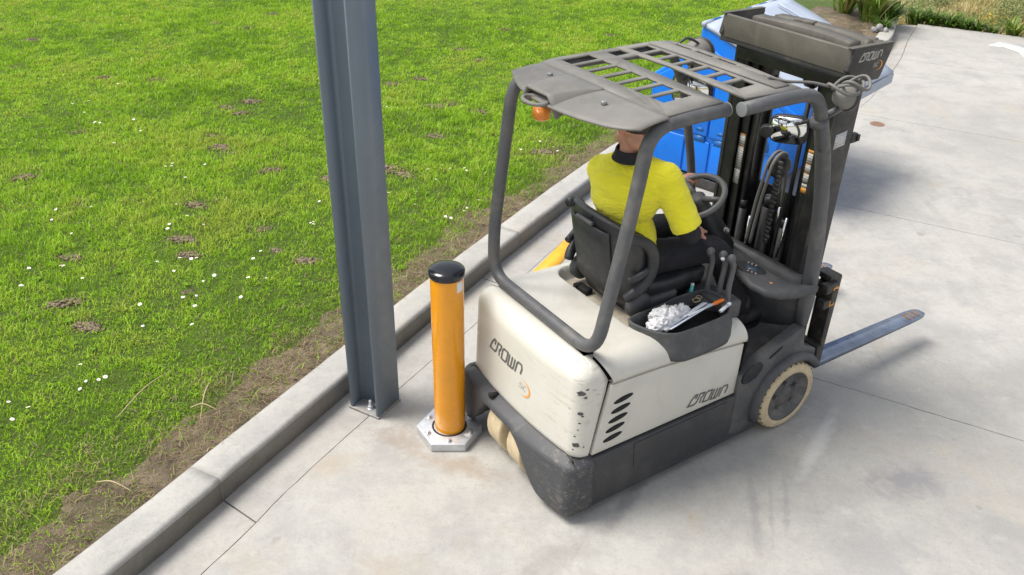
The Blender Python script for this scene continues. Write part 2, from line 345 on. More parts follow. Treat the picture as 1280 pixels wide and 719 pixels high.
M['yellow_fl'] = leafmat('yellow_flower_leaves', [(0.0, (0.20, 0.25, 0.07)), (0.75, (0.40, 0.36, 0.12)), (1.0, (0.75, 0.50, 0.08))], 0.3, 0.7)

# ------------------------------------------------------------------ mesh helpers
def merge(dst, src):
    vm = {}
    for v in src.verts: vm[v] = dst.verts.new(v.co)
    for f in src.faces:
        try:
            nf = dst.faces.new([vm[v] for v in f.verts]); nf.material_index = f.material_index; nf.smooth = f.smooth
        except ValueError: pass
    src.free()

def _bevel(bm, w, seg=2, angle=30):
    es = [e for e in bm.edges if len(e.link_faces) == 2 and e.calc_face_angle(0) > R(angle)]
    if es and w > 0:
        bmesh.ops.bevel(bm, geom=es, offset=w, segments=seg, affect='EDGES', profile=0.6, clamp_overlap=True)

def catmull(pts, n=6, closed=False):
    P = [Vector(p) for p in pts]; out = []
    N = len(P)
    for i in range(N if closed else N - 1):
        if closed: a, b_, c, d = P[(i - 1) % N], P[i], P[(i + 1) % N], P[(i + 2) % N]
        else: a, b_, c, d = P[max(i - 1, 0)], P[i], P[i + 1], P[min(i + 2, N - 1)]
        for k in range(n):
            t = k / n
            out.append(0.5 * ((2 * b_) + (c - a) * t + (2 * a - 5 * b_ + 4 * c - d) * t * t + (3 * b_ - a - 3 * c + d) * t ** 3))
    if not closed: out.append(P[-1])
    return out

def fillet(pts, rad, n=6):
    """polyline with rounded corners (bent tube path)"""
    P = [Vector(p) for p in pts]; out = [P[0]]
    for i in range(1, len(P) - 1):
        r = rad[i] if hasattr(rad, '__len__') else rad
        a, b_, c = P[i - 1], P[i], P[i + 1]
        da, dc = (a - b_), (c - b_)
        L = min(r, da.length * 0.49, dc.length * 0.49)
        s, e = b_ + da.normalized() * L, b_ + dc.normalized() * L
        for k in range(n + 1):
            t = k / n
            out.append(s * (1 - t) ** 2 + b_ * 2 * t * (1 - t) + e * t * t)
    out.append(P[-1])
    return out

class B:
    def __init__(self): self.bm = bmesh.new(); self.mi = 0
    def _add(self, s):
        for f in s.faces: f.material_index = self.mi
        merge(self.bm, s)
    def box(self, c, s, rot=None, bev=0.0, seg=2, taper=None):
        bm = bmesh.new(); bmesh.ops.create_cube(bm, size=1)
        for v in bm.verts:
            v.co = Vector((v.co.x * s[0], v.co.y * s[1], v.co.z * s[2]))
            if taper and v.co.z < 0: v.co.x *= taper[0]; v.co.y *= taper[1]
        _bevel(bm, bev, seg)
        mt = Matrix.Translation(Vector(c))
        if rot is not None:
            mt = mt @ (rot.to_4x4() if isinstance(rot, Matrix) else Matrix.Rotation(rot[2], 4, 'Z') @ Matrix.Rotation(rot[1], 4, 'Y') @ Matrix.Rotation(rot[0], 4, 'X'))
        bm.transform(mt); self._add(bm); return self
    def tube(self, pts, r, seg=10, closed=False, caps=True, flat=1.0, up=None):
        P = [Vector(p) for p in pts]; n = len(P); bm = bmesh.new(); rings = []
        T = []
        for i in range(n):
            if closed: d = P[(i + 1) % n] - P[i - 1]
            else: d = P[min(i + 1, n - 1)] - P[max(i - 1, 0)]
            T.append(d.normalized() if d.length > 1e-9 else Vector((0, 0, 1)))
        u = Vector(up) if up else (Vector((0, 0, 1)) if abs(T[0].z) < 0.9 else Vector((1, 0, 0)))
        u = (u - T[0] * u.dot(T[0])).normalized()
        for i in range(n):
            u = u - T[i] * u.dot(T[i])
            u = u.normalized() if u.length > 1e-6 else T[i].orthogonal().normalized()
            w = T[i].cross(u)
            rr = r[i] if hasattr(r, '__len__') else r
            rings.append([bm.verts.new(P[i] + (u * math.cos(a) * flat + w * math.sin(a)) * rr) for a in [2 * math.pi * k / seg for k in range(seg)]])
        for i in range(n if closed else n - 1):
            A, C = rings[i], rings[(i + 1) % n]
            for k in range(seg):
                f = bm.faces.new([A[k], A[(k + 1) % seg], C[(k + 1) % seg], C[k]]); f.smooth = True
        if caps and not closed:
            bm.faces.new(rings[0][::-1]); bm.faces.new(rings[-1])
        self._add(bm); return self
    def cyl(self, p0, p1, r0, r1=None, seg=20, bev=0.0):
        r1 = r0 if r1 is None else r1
        bm = bmesh.new(); p0 = Vector(p0); p1 = Vector(p1); d = p1 - p0
        bmesh.ops.create_cone(bm, cap_ends=True, segments=seg, radius1=r0, radius2=r1, depth=d.length)
        _bevel(bm, bev, 2, 50)
        q = Vector((0, 0, 1)).rotation_difference(d.normalized()).to_matrix().to_4x4()
        bm.transform(Matrix.Translation((p0 + p1) / 2) @ q); self._add(bm); return self
    def prism(self, poly, o, u, v, n, depth, bev=0.0, seg=2):
        """polygon in the (u, v) plane at o, extruded along n"""
        bm = bmesh.new(); o, u, v, n = Vector(o), Vector(u), Vector(v), Vector(n)
        a = [bm.verts.new(o + u * p[0] + v * p[1]) for p in poly]
        b_ = [bm.verts.new(o + u * p[0] + v * p[1] + n * depth) for p in poly]
        bm.faces.new(a[::-1]); bm.faces.new(b_)
        for i in range(len(poly)):
            j = (i + 1) % len(poly); bm.faces.new([a[i], a[j], b_[j], b_[i]])
        bmesh.ops.recalc_face_normals(bm, faces=bm.faces[:])
        _bevel(bm, bev, seg); self._add(bm); return self
    def loft(self, rings, closed_ring=True, caps=True):
        bm = bmesh.new(); V = [[bm.verts.new(Vector(p)) for p in r] for r in rings]
        m_ = len(V[0])
        for i in range(len(V) - 1):
            for k in range(m_ if closed_ring else m_ - 1):
                try: bm.faces.new([V[i][k], V[i][(k + 1) % m_], V[i + 1][(k + 1) % m_], V[i + 1][k]])
                except ValueError: pass
        if caps and closed_ring: bm.faces.new(V[0][::-1]); bm.faces.new(V[-1])
        bmesh.ops.recalc_face_normals(bm, faces=bm.faces[:])
        self._add(bm); return self
    def ball(self, c, r, seg=14, rings=10, rot=None):
        bm = bmesh.new(); bmesh.ops.create_uvsphere(bm, u_segments=seg, v_segments=rings, radius=1)
        r = r if hasattr(r, '__len__') else (r, r, r)
        mt = Matrix.Translation(Vector(c)) @ (rot.to_4x4() if rot else Matrix.Identity(4)) @ Matrix.Diagonal((*r, 1))
        bm.transform(mt); self._add(bm); return self
    def lathe(self, prof, c, axis=(0, 0, 1), seg=32):
        """prof: (radius, height) pairs along axis"""
        bm = bmesh.new(); ax = Vector(axis).normalized(); q = Vector((0, 0, 1)).rotation_difference(ax).to_matrix()
        rings = []
        for r_, h in prof:
            if r_ < 1e-6: rings.append([bm.verts.new(q @ Vector((0, 0, h)) + Vector(c))])
            else: rings.append([bm.verts.new(q @ Vector((r_ * math.cos(2 * math.pi * k / seg), r_ * math.sin(2 * math.pi * k / seg), h)) + Vector(c)) for k in range(seg)])
        for A, C in zip(rings, rings[1:]):
            for k in range(seg):
                k2 = (k + 1) % seg
                if len(A) == 1 and len(C) > 1: bm.faces.new([A[0], C[k2], C[k]])
                elif len(C) == 1 and len(A) > 1: bm.faces.new([A[k], A[k2], C[0]])
                elif len(A) > 1: bm.faces.new([A[k], A[k2], C[k2], C[k]])
        bmesh.ops.recalc_face_normals(bm, faces=bm.faces[:])
        self._add(bm); return self
    def ribbon(self, pts, w, fn, closed=False, h=0.0008):
        """flat print: a stroked 2-D polyline mapped by fn(u, v, lift) onto a surface"""
        P = [Vector((p[0], p[1])) for p in pts]; n = len(P); bm = bmesh.new(); L, Rr = [], []
        for i in range(n):
            if closed: a, c = P[i - 1], P[(i + 1) % n]
            else: a, c = P[max(i - 1, 0)], P[min(i + 1, n - 1)]
            d1 = (P[i] - a); d2 = (c - P[i])
            d1 = d1.normalized() if d1.length > 1e-9 else d2.normalized()
            d2 = d2.normalized() if d2.length > 1e-9 else d1
            tdir = (d1 + d2); tdir = tdir.normalized() if tdir.length > 1e-6 else d1
            nn = Vector((-tdir.y, tdir.x)); sc = 1 / max(0.45, nn.dot(Vector((-d1.y, d1.x))))
            L.append(P[i] + nn * w / 2 * sc); Rr.append(P[i] - nn * w / 2 * sc)
        for i in range(n if closed else n - 1):
            j = (i + 1) % n
            for s in range(4):
                q = [L[i].lerp(L[j], s / 4), L[i].lerp(L[j], (s + 1) / 4), Rr[i].lerp(Rr[j], (s + 1) / 4), Rr[i].lerp(Rr[j], s / 4)]
                bm.faces.new([bm.verts.new(Vector(fn(p.x, p.y, h))) for p in q])
        self._add(bm); return self
    def build(self, name, mat, parent=None, label=None, ang=38, kind=None, loc=None):
        bm = self.bm
        for f in bm.faces: f.smooth = ang > 0
        for e in bm.edges:
            if len(e.link_faces) == 2 and e.calc_face_angle(0) > R(ang): e.smooth = False
        me = bpy.data.meshes.new(name); bm.to_mesh(me); bm.free()
        for m_ in (mat if isinstance(mat, (list, tuple)) else [mat]): me.materials.append(m_)
        o = bpy.data.objects.new(name, me); COL.objects.link(o)
        if parent: o.parent = parent
        if loc is not None: o.location = loc
        if label: o['label'] = label
        if kind: o['kind'] = kind
        return o

def tag(o, label=None, cat=None, group=None, kind=None):
    if label: o['label'] = label
    if cat: o['category'] = cat
    if group: o['group'] = group
    if kind: o['kind'] = kind
    return o

def thing(name, label, cat, loc=(0, 0, 0), rz=0.0, group=None):
    o = bpy.data.objects.new(name, None); COL.objects.link(o); o.empty_display_size = 0.2
    o.location = loc; o.rotation_euler = (0, 0, rz)
    return tag(o, label, cat, group)

def raw_mesh(name, verts, faces, mat, attr=None, kind=None, parent=None, smooth=False):
    """numpy verts (n,3) and triangles (m,3)"""
    me = bpy.data.meshes.new(name)
    nv, nf = len(verts), len(faces)
    me.vertices.add(nv); me.vertices.foreach_set('co', np.asarray(verts, np.float32).ravel())
    me.loops.add(nf * 3); me.loops.foreach_set('vertex_index', np.asarray(faces, np.int32).ravel())
    me.polygons.add(nf); me.polygons.foreach_set('loop_start', np.arange(0, nf * 3, 3, dtype=np.int32))
    me.polygons.foreach_set('loop_total', np.full(nf, 3, np.int32))
    if smooth: me.polygons.foreach_set('use_smooth', np.ones(nf, bool))
    me.update(calc_edges=True)
    if attr is not None:
        a = me.attributes.new('tone', 'FLOAT', 'POINT'); a.data.foreach_set('value', np.asarray(attr, np.float32))
    me.materials.append(mat)
    o = bpy.data.objects.new(name, me); COL.objects.link(o)
    if kind: o['kind'] = kind
    if parent: o.parent = parent
    return o

# stencil-like lettering of the truck's maker, drawn as strokes in a unit-high box
GLY = {
    'C': ([[(0.70, 0.60), (0.76, 1.0), (0.50, 1.0), (0.20, 0.62), (0.0, 0.0), (0.86, 0.02), (1.06, 0.20), (1.14, 1.0), (1.72, 1.0), (1.68, 0.60), (1.52, 0.50), (1.62, 0.0)]], 1.72),
    'R': ([], 0.0),
    'O': ([[(0.12, 0.0), (0.66, 0.0), (0.80, 0.16), (0.80, 1.0), (0.20, 1.0), (0.0, 0.84), (0.0, 0.0), (0.12, 0.0)]], 0.80),
    'W': ([[(0.0, 1.0), (0.0, 0.0), (0.70, 0.02), (0.82, 0.16), (0.84, 1.0)], [(0.42, 0.04), (0.44, 1.0)]], 0.84),
    'N': ([[(0.0, 0.0), (0.06, 0.84), (0.20, 1.0), (0.66, 1.0), (0.84, 0.70), (0.78, 0.18)]], 0.84),
}
def crown(b, fn, w, h, slant=0.28, stroke=0.165):
    """word drawn from (0,0) to (w,h) by fn(u,v,lift)"""
    gap = 0.30; tot = sum(GLY[c][1] for c in 'CROWN') + 3 * gap
    sx = w / (tot + slant); x = 0
    for c in 'CROWN':
        for st in GLY[c][0]:
            b.ribbon([((x + p[0] + slant * p[1]) * sx, p[1] * h) for p in st], stroke * h, fn)
        if GLY[c][1]: x += GLY[c][1] + gap
def sc_mark(b, fn, s):
    """small thin S and C"""
    S = [(0.9, 0.9), (0.2, 1.0), (0.05, 0.72), (0.25, 0.52), (0.75, 0.48), (0.9, 0.25), (0.7, 0.0), (0.0, 0.08)]
    Cc = [(2.0, 0.9), (1.4, 1.0), (1.15, 0.6), (1.2, 0.15), (1.5, 0.0), (2.0, 0.1)]
    for st in (S, Cc): b.ribbon([(p[0] * s + p[1] * s * 0.25, p[1] * s) for p in st], 0.16 * s, fn)
def swoosh(b, fn, rx, ry, a0=110, a1=-100, n=22, wmax=0.3):
    for i in range(n):
        q = []
        for k in (i, i + 1):
            t = k / n; a = R(a0 + (a1 - a0) * t); wd = wmax * math.sin(math.pi * t) * (0.35 + 0.65 * t) + 0.01
            q.append(((rx * math.cos(a)), ry * math.sin(a))); q.append((rx * (1 - wd) * math.cos(a), ry * (1 - wd) * math.sin(a)))
        bm = bmesh.new(); vs = [bm.verts.new(Vector(fn(p[0], p[1], 0.0012))) for p in (q[0], q[1], q[3], q[2])]
        bm.faces.new(vs); b._add(bm)

# ------------------------------------------------------------------ setting
V2 = lambda x, y: Vector((x, y, 0))
KERB_F = [(-5.2, -3.4), (-3.2, 0.02), (-1.766, 2.547), (-1.378, 3.282), (-0.981, 4.038), (-0.714, 4.555), (-0.239, 5.446), (0.3, 6.40), (0.656, 7.017),
          (1.28, 8.02), (2.15, 9.10), (3.15, 10.05), (4.1, 10.85), (4.85, 11.6), (5.4, 12.45), (5.75, 13.2), (6.10, 13.98)]
GUT = [(-4.55, -3.3), (-2.75, 0.20), (-1.414, 2.685), (-1.168, 3.19), (-0.838, 3.821), (-0.501, 4.429), (-0.215, 4.912), (0.265, 5.86), (0.90, 6.90),
       (1.75, 7.80), (2.7, 8.62), (3.5, 9.20), (4.08, 9.75), (4.62, 10.60), (5.286, 11.757), (5.8, 12.8), (6.36, 13.85)]

def smooth2(pts, n=8): return [Vector((p.x, p.y, 0)) for p in catmull([(x, y, 0) for x, y in pts], n)]
KF = smooth2(KERB_F); GL = smooth2(GUT)
def offset(pl, d):
    out = []
    for i, p in enumerate(pl):
        t = (pl[min(i + 1, len(pl) - 1)] - pl[max(i - 1, 0)]).normalized()
        out.append(p + Vector((-t.y, t.x, 0)) * d)
    return out
def resample(pl, step):
    out = [pl[0].copy()]; acc = 0.0
    for a, b_ in zip(pl, pl[1:]):
        L = (b_ - a).length; pos = 0.0
        while acc + (L - pos) >= step:
            pos += step - acc; acc = 0.0; out.append(a.lerp(b_, pos / L))
        acc += L - pos
    out.append(pl[-1].copy()); return out
KF = resample(KF, 0.06); GL = resample(GL, 0.06)
KB = offset(KF, 0.205)

# base earth reaching the horizon
b = B(); b.prism([(-600, -600), (600, -600), (600, 600), (-600, 600)], (0, 0, -0.40), (1, 0, 0), (0, 1, 0), (0, 0, 1), 0.3)
b.build('ground', M['meadow'], kind='structure')

# lawn sheet up to the back of the kerb
LAWN_Z = 0.125
poly = [(p.x, p.y) for p in KB]
poly += [(6.05, 14.6), (6.6, 15.2), (6.2, 16.4), (4.6, 17.5), (3.5, 19), (3.0, 60), (-60, 60), (-60, -6)]
b = B(); b.prism(poly, (0, 0, LAWN_Z - 0.2), (1, 0, 0), (0, 1, 0), (0, 0, 1), 0.2)
b.build('lawn', M['lawn'], kind='structure')

# bare dry verge along the kerb: a thin uneven layer of earth
def vwidth(s):
    return 0.29 + 0.22 * mnoise.noise(Vector((s * 0.9, 3.1, 0))) + 0.14 * mnoise.noise(Vector((s * 3.3, 9.1, 0))) + 0.07 * mnoise.noise(Vector((s * 9.0, 1.7, 0)))
rowsV = []; s = 0.0
VER_N = 12
for i, p in enumerate(KB):
    if i: s += (KB[i] - KB[i - 1]).length
    t = (KB[min(i + 1, len(KB) - 1)] - KB[max(i - 1, 0)]).normalized(); nrm = Vector((-t.y, t.x, 0))
    w = max(0.16, vwidth(s)); row = []
    for k in range(VER_N + 1):
        f = k / VER_N
        z = LAWN_Z + 0.004 + 0.020 * (0.5 + 0.5 * mnoise.noise(Vector((p.x * 7 + f * 4, p.y * 7, 0)))) * math.sin(math.pi * min(1, f * 0.9 + 0.08)) + 0.010 * mnoise.noise(Vector((p.x * 26, p.y * 26 + f * 15, 2)))
        if k == VER_N: z = LAWN_Z - 0.01
        q = p + nrm * (0.004 + w * f); row.append((q.x, q.y, z))
    rowsV.append(row)
b = B(); b.loft(rowsV, closed_ring=False, caps=False)
o = b.build('verge_soil', M['verge'], kind='structure', ang=180)

# ---- kerb of separately cast lengths
kerb = B().build('kerb', M['joint'], kind='structure')
b = B()
ring = []
for i, p in enumerate(KF):
    t = (KF[min(i + 1, len(KF) - 1)] - KF[max(i - 1, 0)]).normalized(); nr = Vector((-t.y, t.x, 0))
    ring.append([p + nr * a + Vector((0, 0, z)) for a, z in ((0.02, -0.12), (0.02, 0.125), (0.19, 0.118), (0.19, -0.12))])
b.loft(ring); ob = b.build('kerb', M['joint']); kerb.data = ob.data; bpy.data.objects.remove(ob); kerb.name = 'kerb'
cuts = [0]; s = 0; nxt = 2.4
KERB_BREAK_Y = [-1.2, 1.1, 3.12, 5.95, 8.2, 9.9, 11.6, 12.9]
bi = 0
for i, p in enumerate(KF):
    if bi < len(KERB_BREAK_Y) and p.y > KERB_BREAK_Y[bi]: cuts.append(i); bi += 1
cuts.append(len(KF) - 1)
def kerb_prof():
    pr = [(0.012, -0.1), (0.004, 0.118)]
    for k in range(6):
        a = math.pi / 2 * k / 5; pr.append((0.004 + 0.026 - 0.026 * math.cos(a), 0.122 + 0.026 * math.sin(a)))
    pr += [(0.07, 0.150), (0.13, 0.151), (0.19, 0.149), (0.205, 0.140), (0.205, -0.1)]
    return pr
for a, c in zip(cuts, cuts[1:]):
    rings = []
    for i in range(a, c + 1):
        p = KF[i]; t = (KF[min(i + 1, len(KF) - 1)] - KF[max(i - 1, 0)]).normalized(); nr = Vector((-t.y, t.x, 0))
        pp = p + t * (0.0025 if i == a else (-0.0025 if i == c else 0))
        w = 0.003 * mnoise.noise(Vector((p.x * 5, p.y * 5, 0))) + 0.0035 * min(0, mnoise.noise(Vector((p.x * 13, p.y * 13, 4))) + .25)
        rings.append([pp + nr * (x + w * (1 if k < 6 else 0)) + Vector((0, 0, z + (w if k > 3 else 0))) for k, (x, z) in enumerate(kerb_prof())])
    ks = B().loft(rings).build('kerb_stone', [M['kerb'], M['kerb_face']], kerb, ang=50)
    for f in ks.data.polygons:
        if f.center.z < 0.121 and abs(f.normal.z) < 0.5 and f.normal.x > 0.2: f.material_index = 1  # yard-side face gets the darker colour with shade painted in

# ---- pavement: concrete slabs with open, slightly ragged joints over a dirt bed
b = B()
poly = [(p.x + 0.03, p.y) for p in KF] + [(31.0, 0.4), (31, -14), (-4.5, -14)]
b.prism(poly, (0, 0, -0.16), (1, 0, 0), (0, 1, 0), (0, 0, 1), 0.138)
pave = b.build('pavement', M['joint'], kind='structure')
JD = Vector((0.879, -0.477, 0)).normalized()
JN = Vector((-JD.y, JD.x, 0))
def jit(p, amp=0.0045):
    a = amp * (mnoise.noise(p * 3.0) + .8 * mnoise.noise(p * 14.0) + .6 * mnoise.noise(p * 37.0)); c = amp * (mnoise.noise(p * 3.0 + Vector((5, 7, 0))) + .8 * mnoise.noise(p * 14.0 + Vector((5, 7, 0))) + .6 * mnoise.noise(p * 37.0 + Vector((3, 1, 0))))
    return Vector((p.x + a, p.y + c, p.z))
J0 = Vector((1.88, 4.35, 0))
JO = [-15.8, -13.0, -10.3, -7.5, -5.1, 0.0, 2.762, 5.45, 8.2, 10.56]     # along JN from J0
def cross(pl, off):
    for a, b_ in zip(pl, pl[1:]):
        da = (a - J0).dot(JN) - off; db = (b_ - J0).dot(JN) - off
        if da <= 0 < db: return a.lerp(b_, da / (da - db))
    e = pl[0] if off < (pl[0] - J0).dot(JN) else pl[-1]
    return e - JN * ((e - J0).dot(JN) - off)
GR = offset(GL, -0.0035); GLt = offset(GL, 0.0035)
def line(a, b_, n):
    return [jit(a.lerp(b_, k / n)) for k in range(n + 1)]
for o0, o1 in zip(JO, JO[1:]):
    A, C = cross(GR, o0 + 0.003), cross(GR, o1 - 0.003)
    side = [p for p in GR if o0 + 0.03 < (p - J0).dot(JN) < o1 - 0.03]
    # first bay beside the gutter, then two more towards the open side
    w0 = 6.5
    rA, rC = A + JD * w0, C + JD * w0
    lim = max((rA - J0).dot(JD), (rC - J0).dot(JD))
    rA = A + JD * (lim - (A - J0).dot(JD)); rC = C + JD * (lim - (C - J0).dot(JD))
    polyA = line(A, rA, 150) + line(rC, C, 150) + [jit(p, 0.005) for p in reversed(side)]
    B().prism([(p.x, p.y) for p in polyA], (0, 0, -0.1), (1, 0, 0), (0, 1, 0), (0, 0, 1), 0.1).build('concrete_slab', M['concrete'], pave, ang=0)
    s0, s1 = rA + JD * 0.008, rC + JD * 0.008
    for wseg in (5.0, 5.0, 6.0):
        e0, e1 = s0 + JD * wseg, s1 + JD * wseg
        B().prism([(p.x, p.y) for p in line(s0, e0, 14) + line(e1, s1, 14)], (0, 0, -0.1), (1, 0, 0), (0, 1, 0), (0, 0, 1), 0.1).build('concrete_slab', M['concrete'], pave, ang=0)
        s0, s1 = e0 + JD * 0.008, e1 + JD * 0.008
# gutter strip
GK = offset(KF, 0.012)
gy = [-3.2, -0.2, 3.02, 5.35, 7.4, 9.4, 11.3, 13.82]
def cut_y(pl, y):
    for a, b_ in zip(pl, pl[1:]):
        if a.y <= y < b_.y: return a.lerp(b_, (y - a.y) / (b_.y - a.y))
    return pl[-1] if y > pl[-1].y else pl[0]
for y0, y1 in zip(gy, gy[1:]):
    ya, yb = y0 + .004, y1 - .004; dk = .145 if y1 < 13 else .0
    L = [cut_y(GK, ya + .145)] + [p for p in GK if ya + .16 < p.y < yb + dk - .015] + [cut_y(GK, yb + dk)]
    Q = [cut_y(GLt, ya)] + [jit(p, .004) for p in GLt if ya + .02 < p.y < yb - .02] + [cut_y(GLt, yb)]
    pl = Q + list(reversed(L))
    B().prism([(p.x, p.y) for p in pl], (0, 0, -0.1), (1, 0, 0), (0, 1, 0), (0, 0, 1), 0.1 - 0.003).build('gutter_slab', M['gutter'], pave, ang=0)

# ---- painted marks and the rusty drain cover
def mark(name, poly, mat, label, cat, z=0.001):
    b = B(); b.prism(poly, (0, 0, z), (1, 0, 0), (0, 1, 0), (0, 0, 1), 0.003)
    return tag(b.build(name, mat), label, cat)
mark('painted_arrow', [(6.93, 12.65), (7.2, 12.87), (7.45, 12.76), (7.52, 12.4), (7.35, 11.9), (7.12, 11.95), (7.2, 12.3), (7.12, 12.55)], M['white_line'],
     'white curved arrow mark painted on the pale concrete at the top right', 'road marking')
mark('yellow_stripe', [(0.08, 5.445), (0.51, 6.32), (0.63, 6.26), (0.20, 5.385)], M['yellow_line'], 'yellow painted stripe on the concrete behind the white truck body', 'road marking')
b = B(); b.cyl((4.02, 9.10, -0.004), (4.02, 9.10, 0.006), 0.078, seg=32, bev=0.002)
dc = b.build('drain_cover', M['rust']); tag(dc, 'small round rusty drain cover set in the concrete beyond the mast', 'drain cover')
b = B()
for k in range(5): b.box((4.02 - 0.05 + k * 0.025, 9.10, 0.0075), (0.008, 0.10 - abs(k - 2) * 0.02, 0.003), bev=0.001)
b.build('grip_bar', M['rust'], dc)

# ------------------------------------------------------------------ vegetation
rng = np.random.default_rng(11)
KBn = np.array([(p.x, p.y) for p in KB[::5] + KB[-1:]])
def kerb_dist(P):
    """signed distance of points left of the back of the kerb"""
    out = np.full(len(P), 1e9); sg = np.ones(len(P))
    for a, c in zip(KBn, KBn[1:]):
        d = c - a; L2 = d @ d
        t = np.clip(((P - a) @ d) / L2, 0, 1); q = a + t[:, None] * d
        e = P - q; dist = np.hypot(e[:, 0], e[:, 1]); s = d[0] * e[:, 1] - d[1] * e[:, 0]
        m = dist < out; out[m] = dist[m]; sg[m] = np.sign(s[m])
    return out * sg
def vnoise(P, f, seed=0):
    """cheap value noise on numpy points"""
    g = np.random.default_rng(seed).random((64, 64)); q = P * f
    i = np.floor(q).astype(int); u = q - i; u = u * u * (3 - 2 * u)
    a = g[i[:, 0] % 64, i[:, 1] % 64]; b_ = g[(i[:, 0] + 1) % 64, i[:, 1] % 64]
    c = g[i[:, 0] % 64, (i[:, 1] + 1) % 64]; d = g[(i[:, 0] + 1) % 64, (i[:, 1] + 1) % 64]
    return (a * (1 - u[:, 0]) + b_ * u[:, 0]) * (1 - u[:, 1]) + (c * (1 - u[:, 0]) + d * u[:, 0]) * u[:, 1]
def inview(P, z=0.13, mx=0.30):
    """ground the picture or a short step aside can see (saves blades elsewhere)"""
    y = P[:, 1]; dz = z - CAM_H
    d = y * _cp - dz * _sp; u = P[:, 0] / np.maximum(d, 0.1); v = -(y * _sp + dz * _cp) / np.maximum(d, 0.1)
    hx, hy = 640 / CAM_F, 360 / CAM_F
    return (d > 0.5) & (np.abs(u) < hx + mx) & (np.abs(v) < hy + 0.13)

def blades(P, h, w, tone, lean, z0, seed=1):
    """bent blades: 5 vertices, 3 triangles each"""
    n = len(P); r = np.random.default_rng(seed)
    az = r.random(n) * 2 * np.pi; la = r.random(n) * 2 * np.pi
    wx, wy = np.cos(az) * w / 2, np.sin(az) * w / 2
    lx, ly = np.cos(la) * lean * h, np.sin(la) * lean * h
    V = np.zeros((n, 5, 3))
    V[:, 0] = np.stack([P[:, 0] - wx, P[:, 1] - wy, z0], 1); V[:, 1] = np.stack([P[:, 0] + wx, P[:, 1] + wy, z0], 1)
    V[:, 2] = np.stack([P[:, 0] - wx * .8 + lx * .4, P[:, 1] - wy * .8 + ly * .4, z0 + h * .62], 1)
    V[:, 3] = np.stack([P[:, 0] + wx * .8 + lx * .4, P[:, 1] + wy * .8 + ly * .4, z0 + h * .62], 1)
    V[:, 4] = np.stack([P[:, 0] + lx, P[:, 1] + ly, z0 + h * (1.0 - 0.35 * np.minimum(lean, 1.2))], 1)
    base = (np.arange(n) * 5)[:, None]
    F = np.concatenate([base + np.array([[0, 1, 3]]), base + np.array([[0, 3, 2]]), base + np.array([[2, 3, 4]])], 1).reshape(-1, 3)
    return V.reshape(-1, 3), F, np.repeat(tone, 5)

# soil mounds thrown up on the lawn (positions on the ground)
MOUNDS = [(-4.28, 6.83, .19), (-6.43, 11.28, .17), (-4.31, 7.96, .12), (-2.63, 6.35, .20), (-2.53, 5.74, .17), (-3.23, 5.42, .15), (-4.20, 9.68, .18), (-3.09, 8.77, .17), (-2.90, 8.98, .18),
          (-2.82, 7.63, .19), (-2.70, 7.50, .13), (-1.96, 5.95, .16), (-2.99, 4.79, .15), (-1.78, 5.61, .12), (-2.72, 4.52, .13), (-2.99, 7.94, .14), (-2.23, 4.98, .12), (-4.81, 9.72, .14), (-1.52, 5.45, .13), (-2.40, 5.50, .14),
          (-0.88, 8.98, .19), (-1.46, 9.74, .17), (-1.15, 9.95, .15), (-0.72, 9.05, .16), (-0.48, 10.82, .15), (-1.00, 7.09, .17), (-0.80, 8.08, .20), (-0.39, 8.83, .17), (-3.82, 12.16, .16), (-3.69, 13.0, .19), (-4.33, 12.35, .14),
          (-1.18, 7.20, .16), (-0.76, 11.29, .17), (-6.02, 10.06, .14), (0.27, 7.70, .16), (-2.91, 8.6, .13), (-1.62, 6.95, .16), (-1.40, 6.45, .14), (-2.2, 7.1, .17), (-3.55, 6.3, .13), (0.6, 9.9, .14), (1.3, 12.2, .15), (-0.2, 12.4, .14)]
MP = np.array([(a, c) for a, c, _ in MOUNDS]); MR = np.array([r_ * .8 for _, _, r_ in MOUNDS])

N = 1500000
P = np.stack([rng.uniform(-10.5, 5.5, N), rng.uniform(1.0, 17.3, N)], 1)
P = P[inview(P)]
kd = kerb_dist(P); P, kd = P[kd > 0.02], kd[kd > 0.02]
# nothing on the soil bed / planting at the far end
far_ok = ~((P[:, 0] > 4.3) & (P[:, 1] > 12.4)); P, kd = P[far_ok], kd[far_ok]
n1, n2, n3 = vnoise(P, 1.3, 1), vnoise(P, 5.0, 2), vnoise(P, 14.0, 3)
edge = 0.27 + 0.50 * (n1 - 0.5) + 0.55 * (n2 - 0.5) + 0.30 * (n3 - 0.5)
patch = np.clip((vnoise(P, 3.1, 17) - 0.48) * 6, 0, 1)
green = np.maximum(1 / (1 + np.exp(-(kd - edge) / 0.07)), 0.75 * patch)
md = np.min(np.hypot(P[:, None, 0] - MP[None, :, 0], P[:, None, 1] - MP[None, :, 1]) / MR[None, :], axis=1) if len(P) < 10 else None
md = np.full(len(P), 9.0)
for (a, c), r_ in zip(MP, MR): md = np.minimum(md, np.hypot(P[:, 0] - a, P[:, 1] - c) / r_)
bare = np.clip((md - 0.42 - 0.7 * (n3 - 0.35)) / 0.45, 0.35, 1)
dens = np.where(rng.random(len(P)) < green, 1.0, 0.5) * bare * (0.62 + 0.55 * n2)
near = np.hypot(P[:, 0], P[:, 1]); dens *= np.clip(1.25 - near / 22, 0.55, 1.0)
keep = rng.random(len(P)) < dens
P, kd, green, n1, n2, n3, md = [a[keep] for a in (P, kd, green, n1, n2, n3, md)]
n = len(P)
isg = rng.random(n) < green
lush = vnoise(P, 0.8, 9)
tone = np.clip(0.46 + 0.70 * (n2 - 0.5) + 0.70 * (n1 - 0.5) + 0.35 * (n3 - 0.5) + 0.19 * rng.standard_normal(n), 0, 0.80)
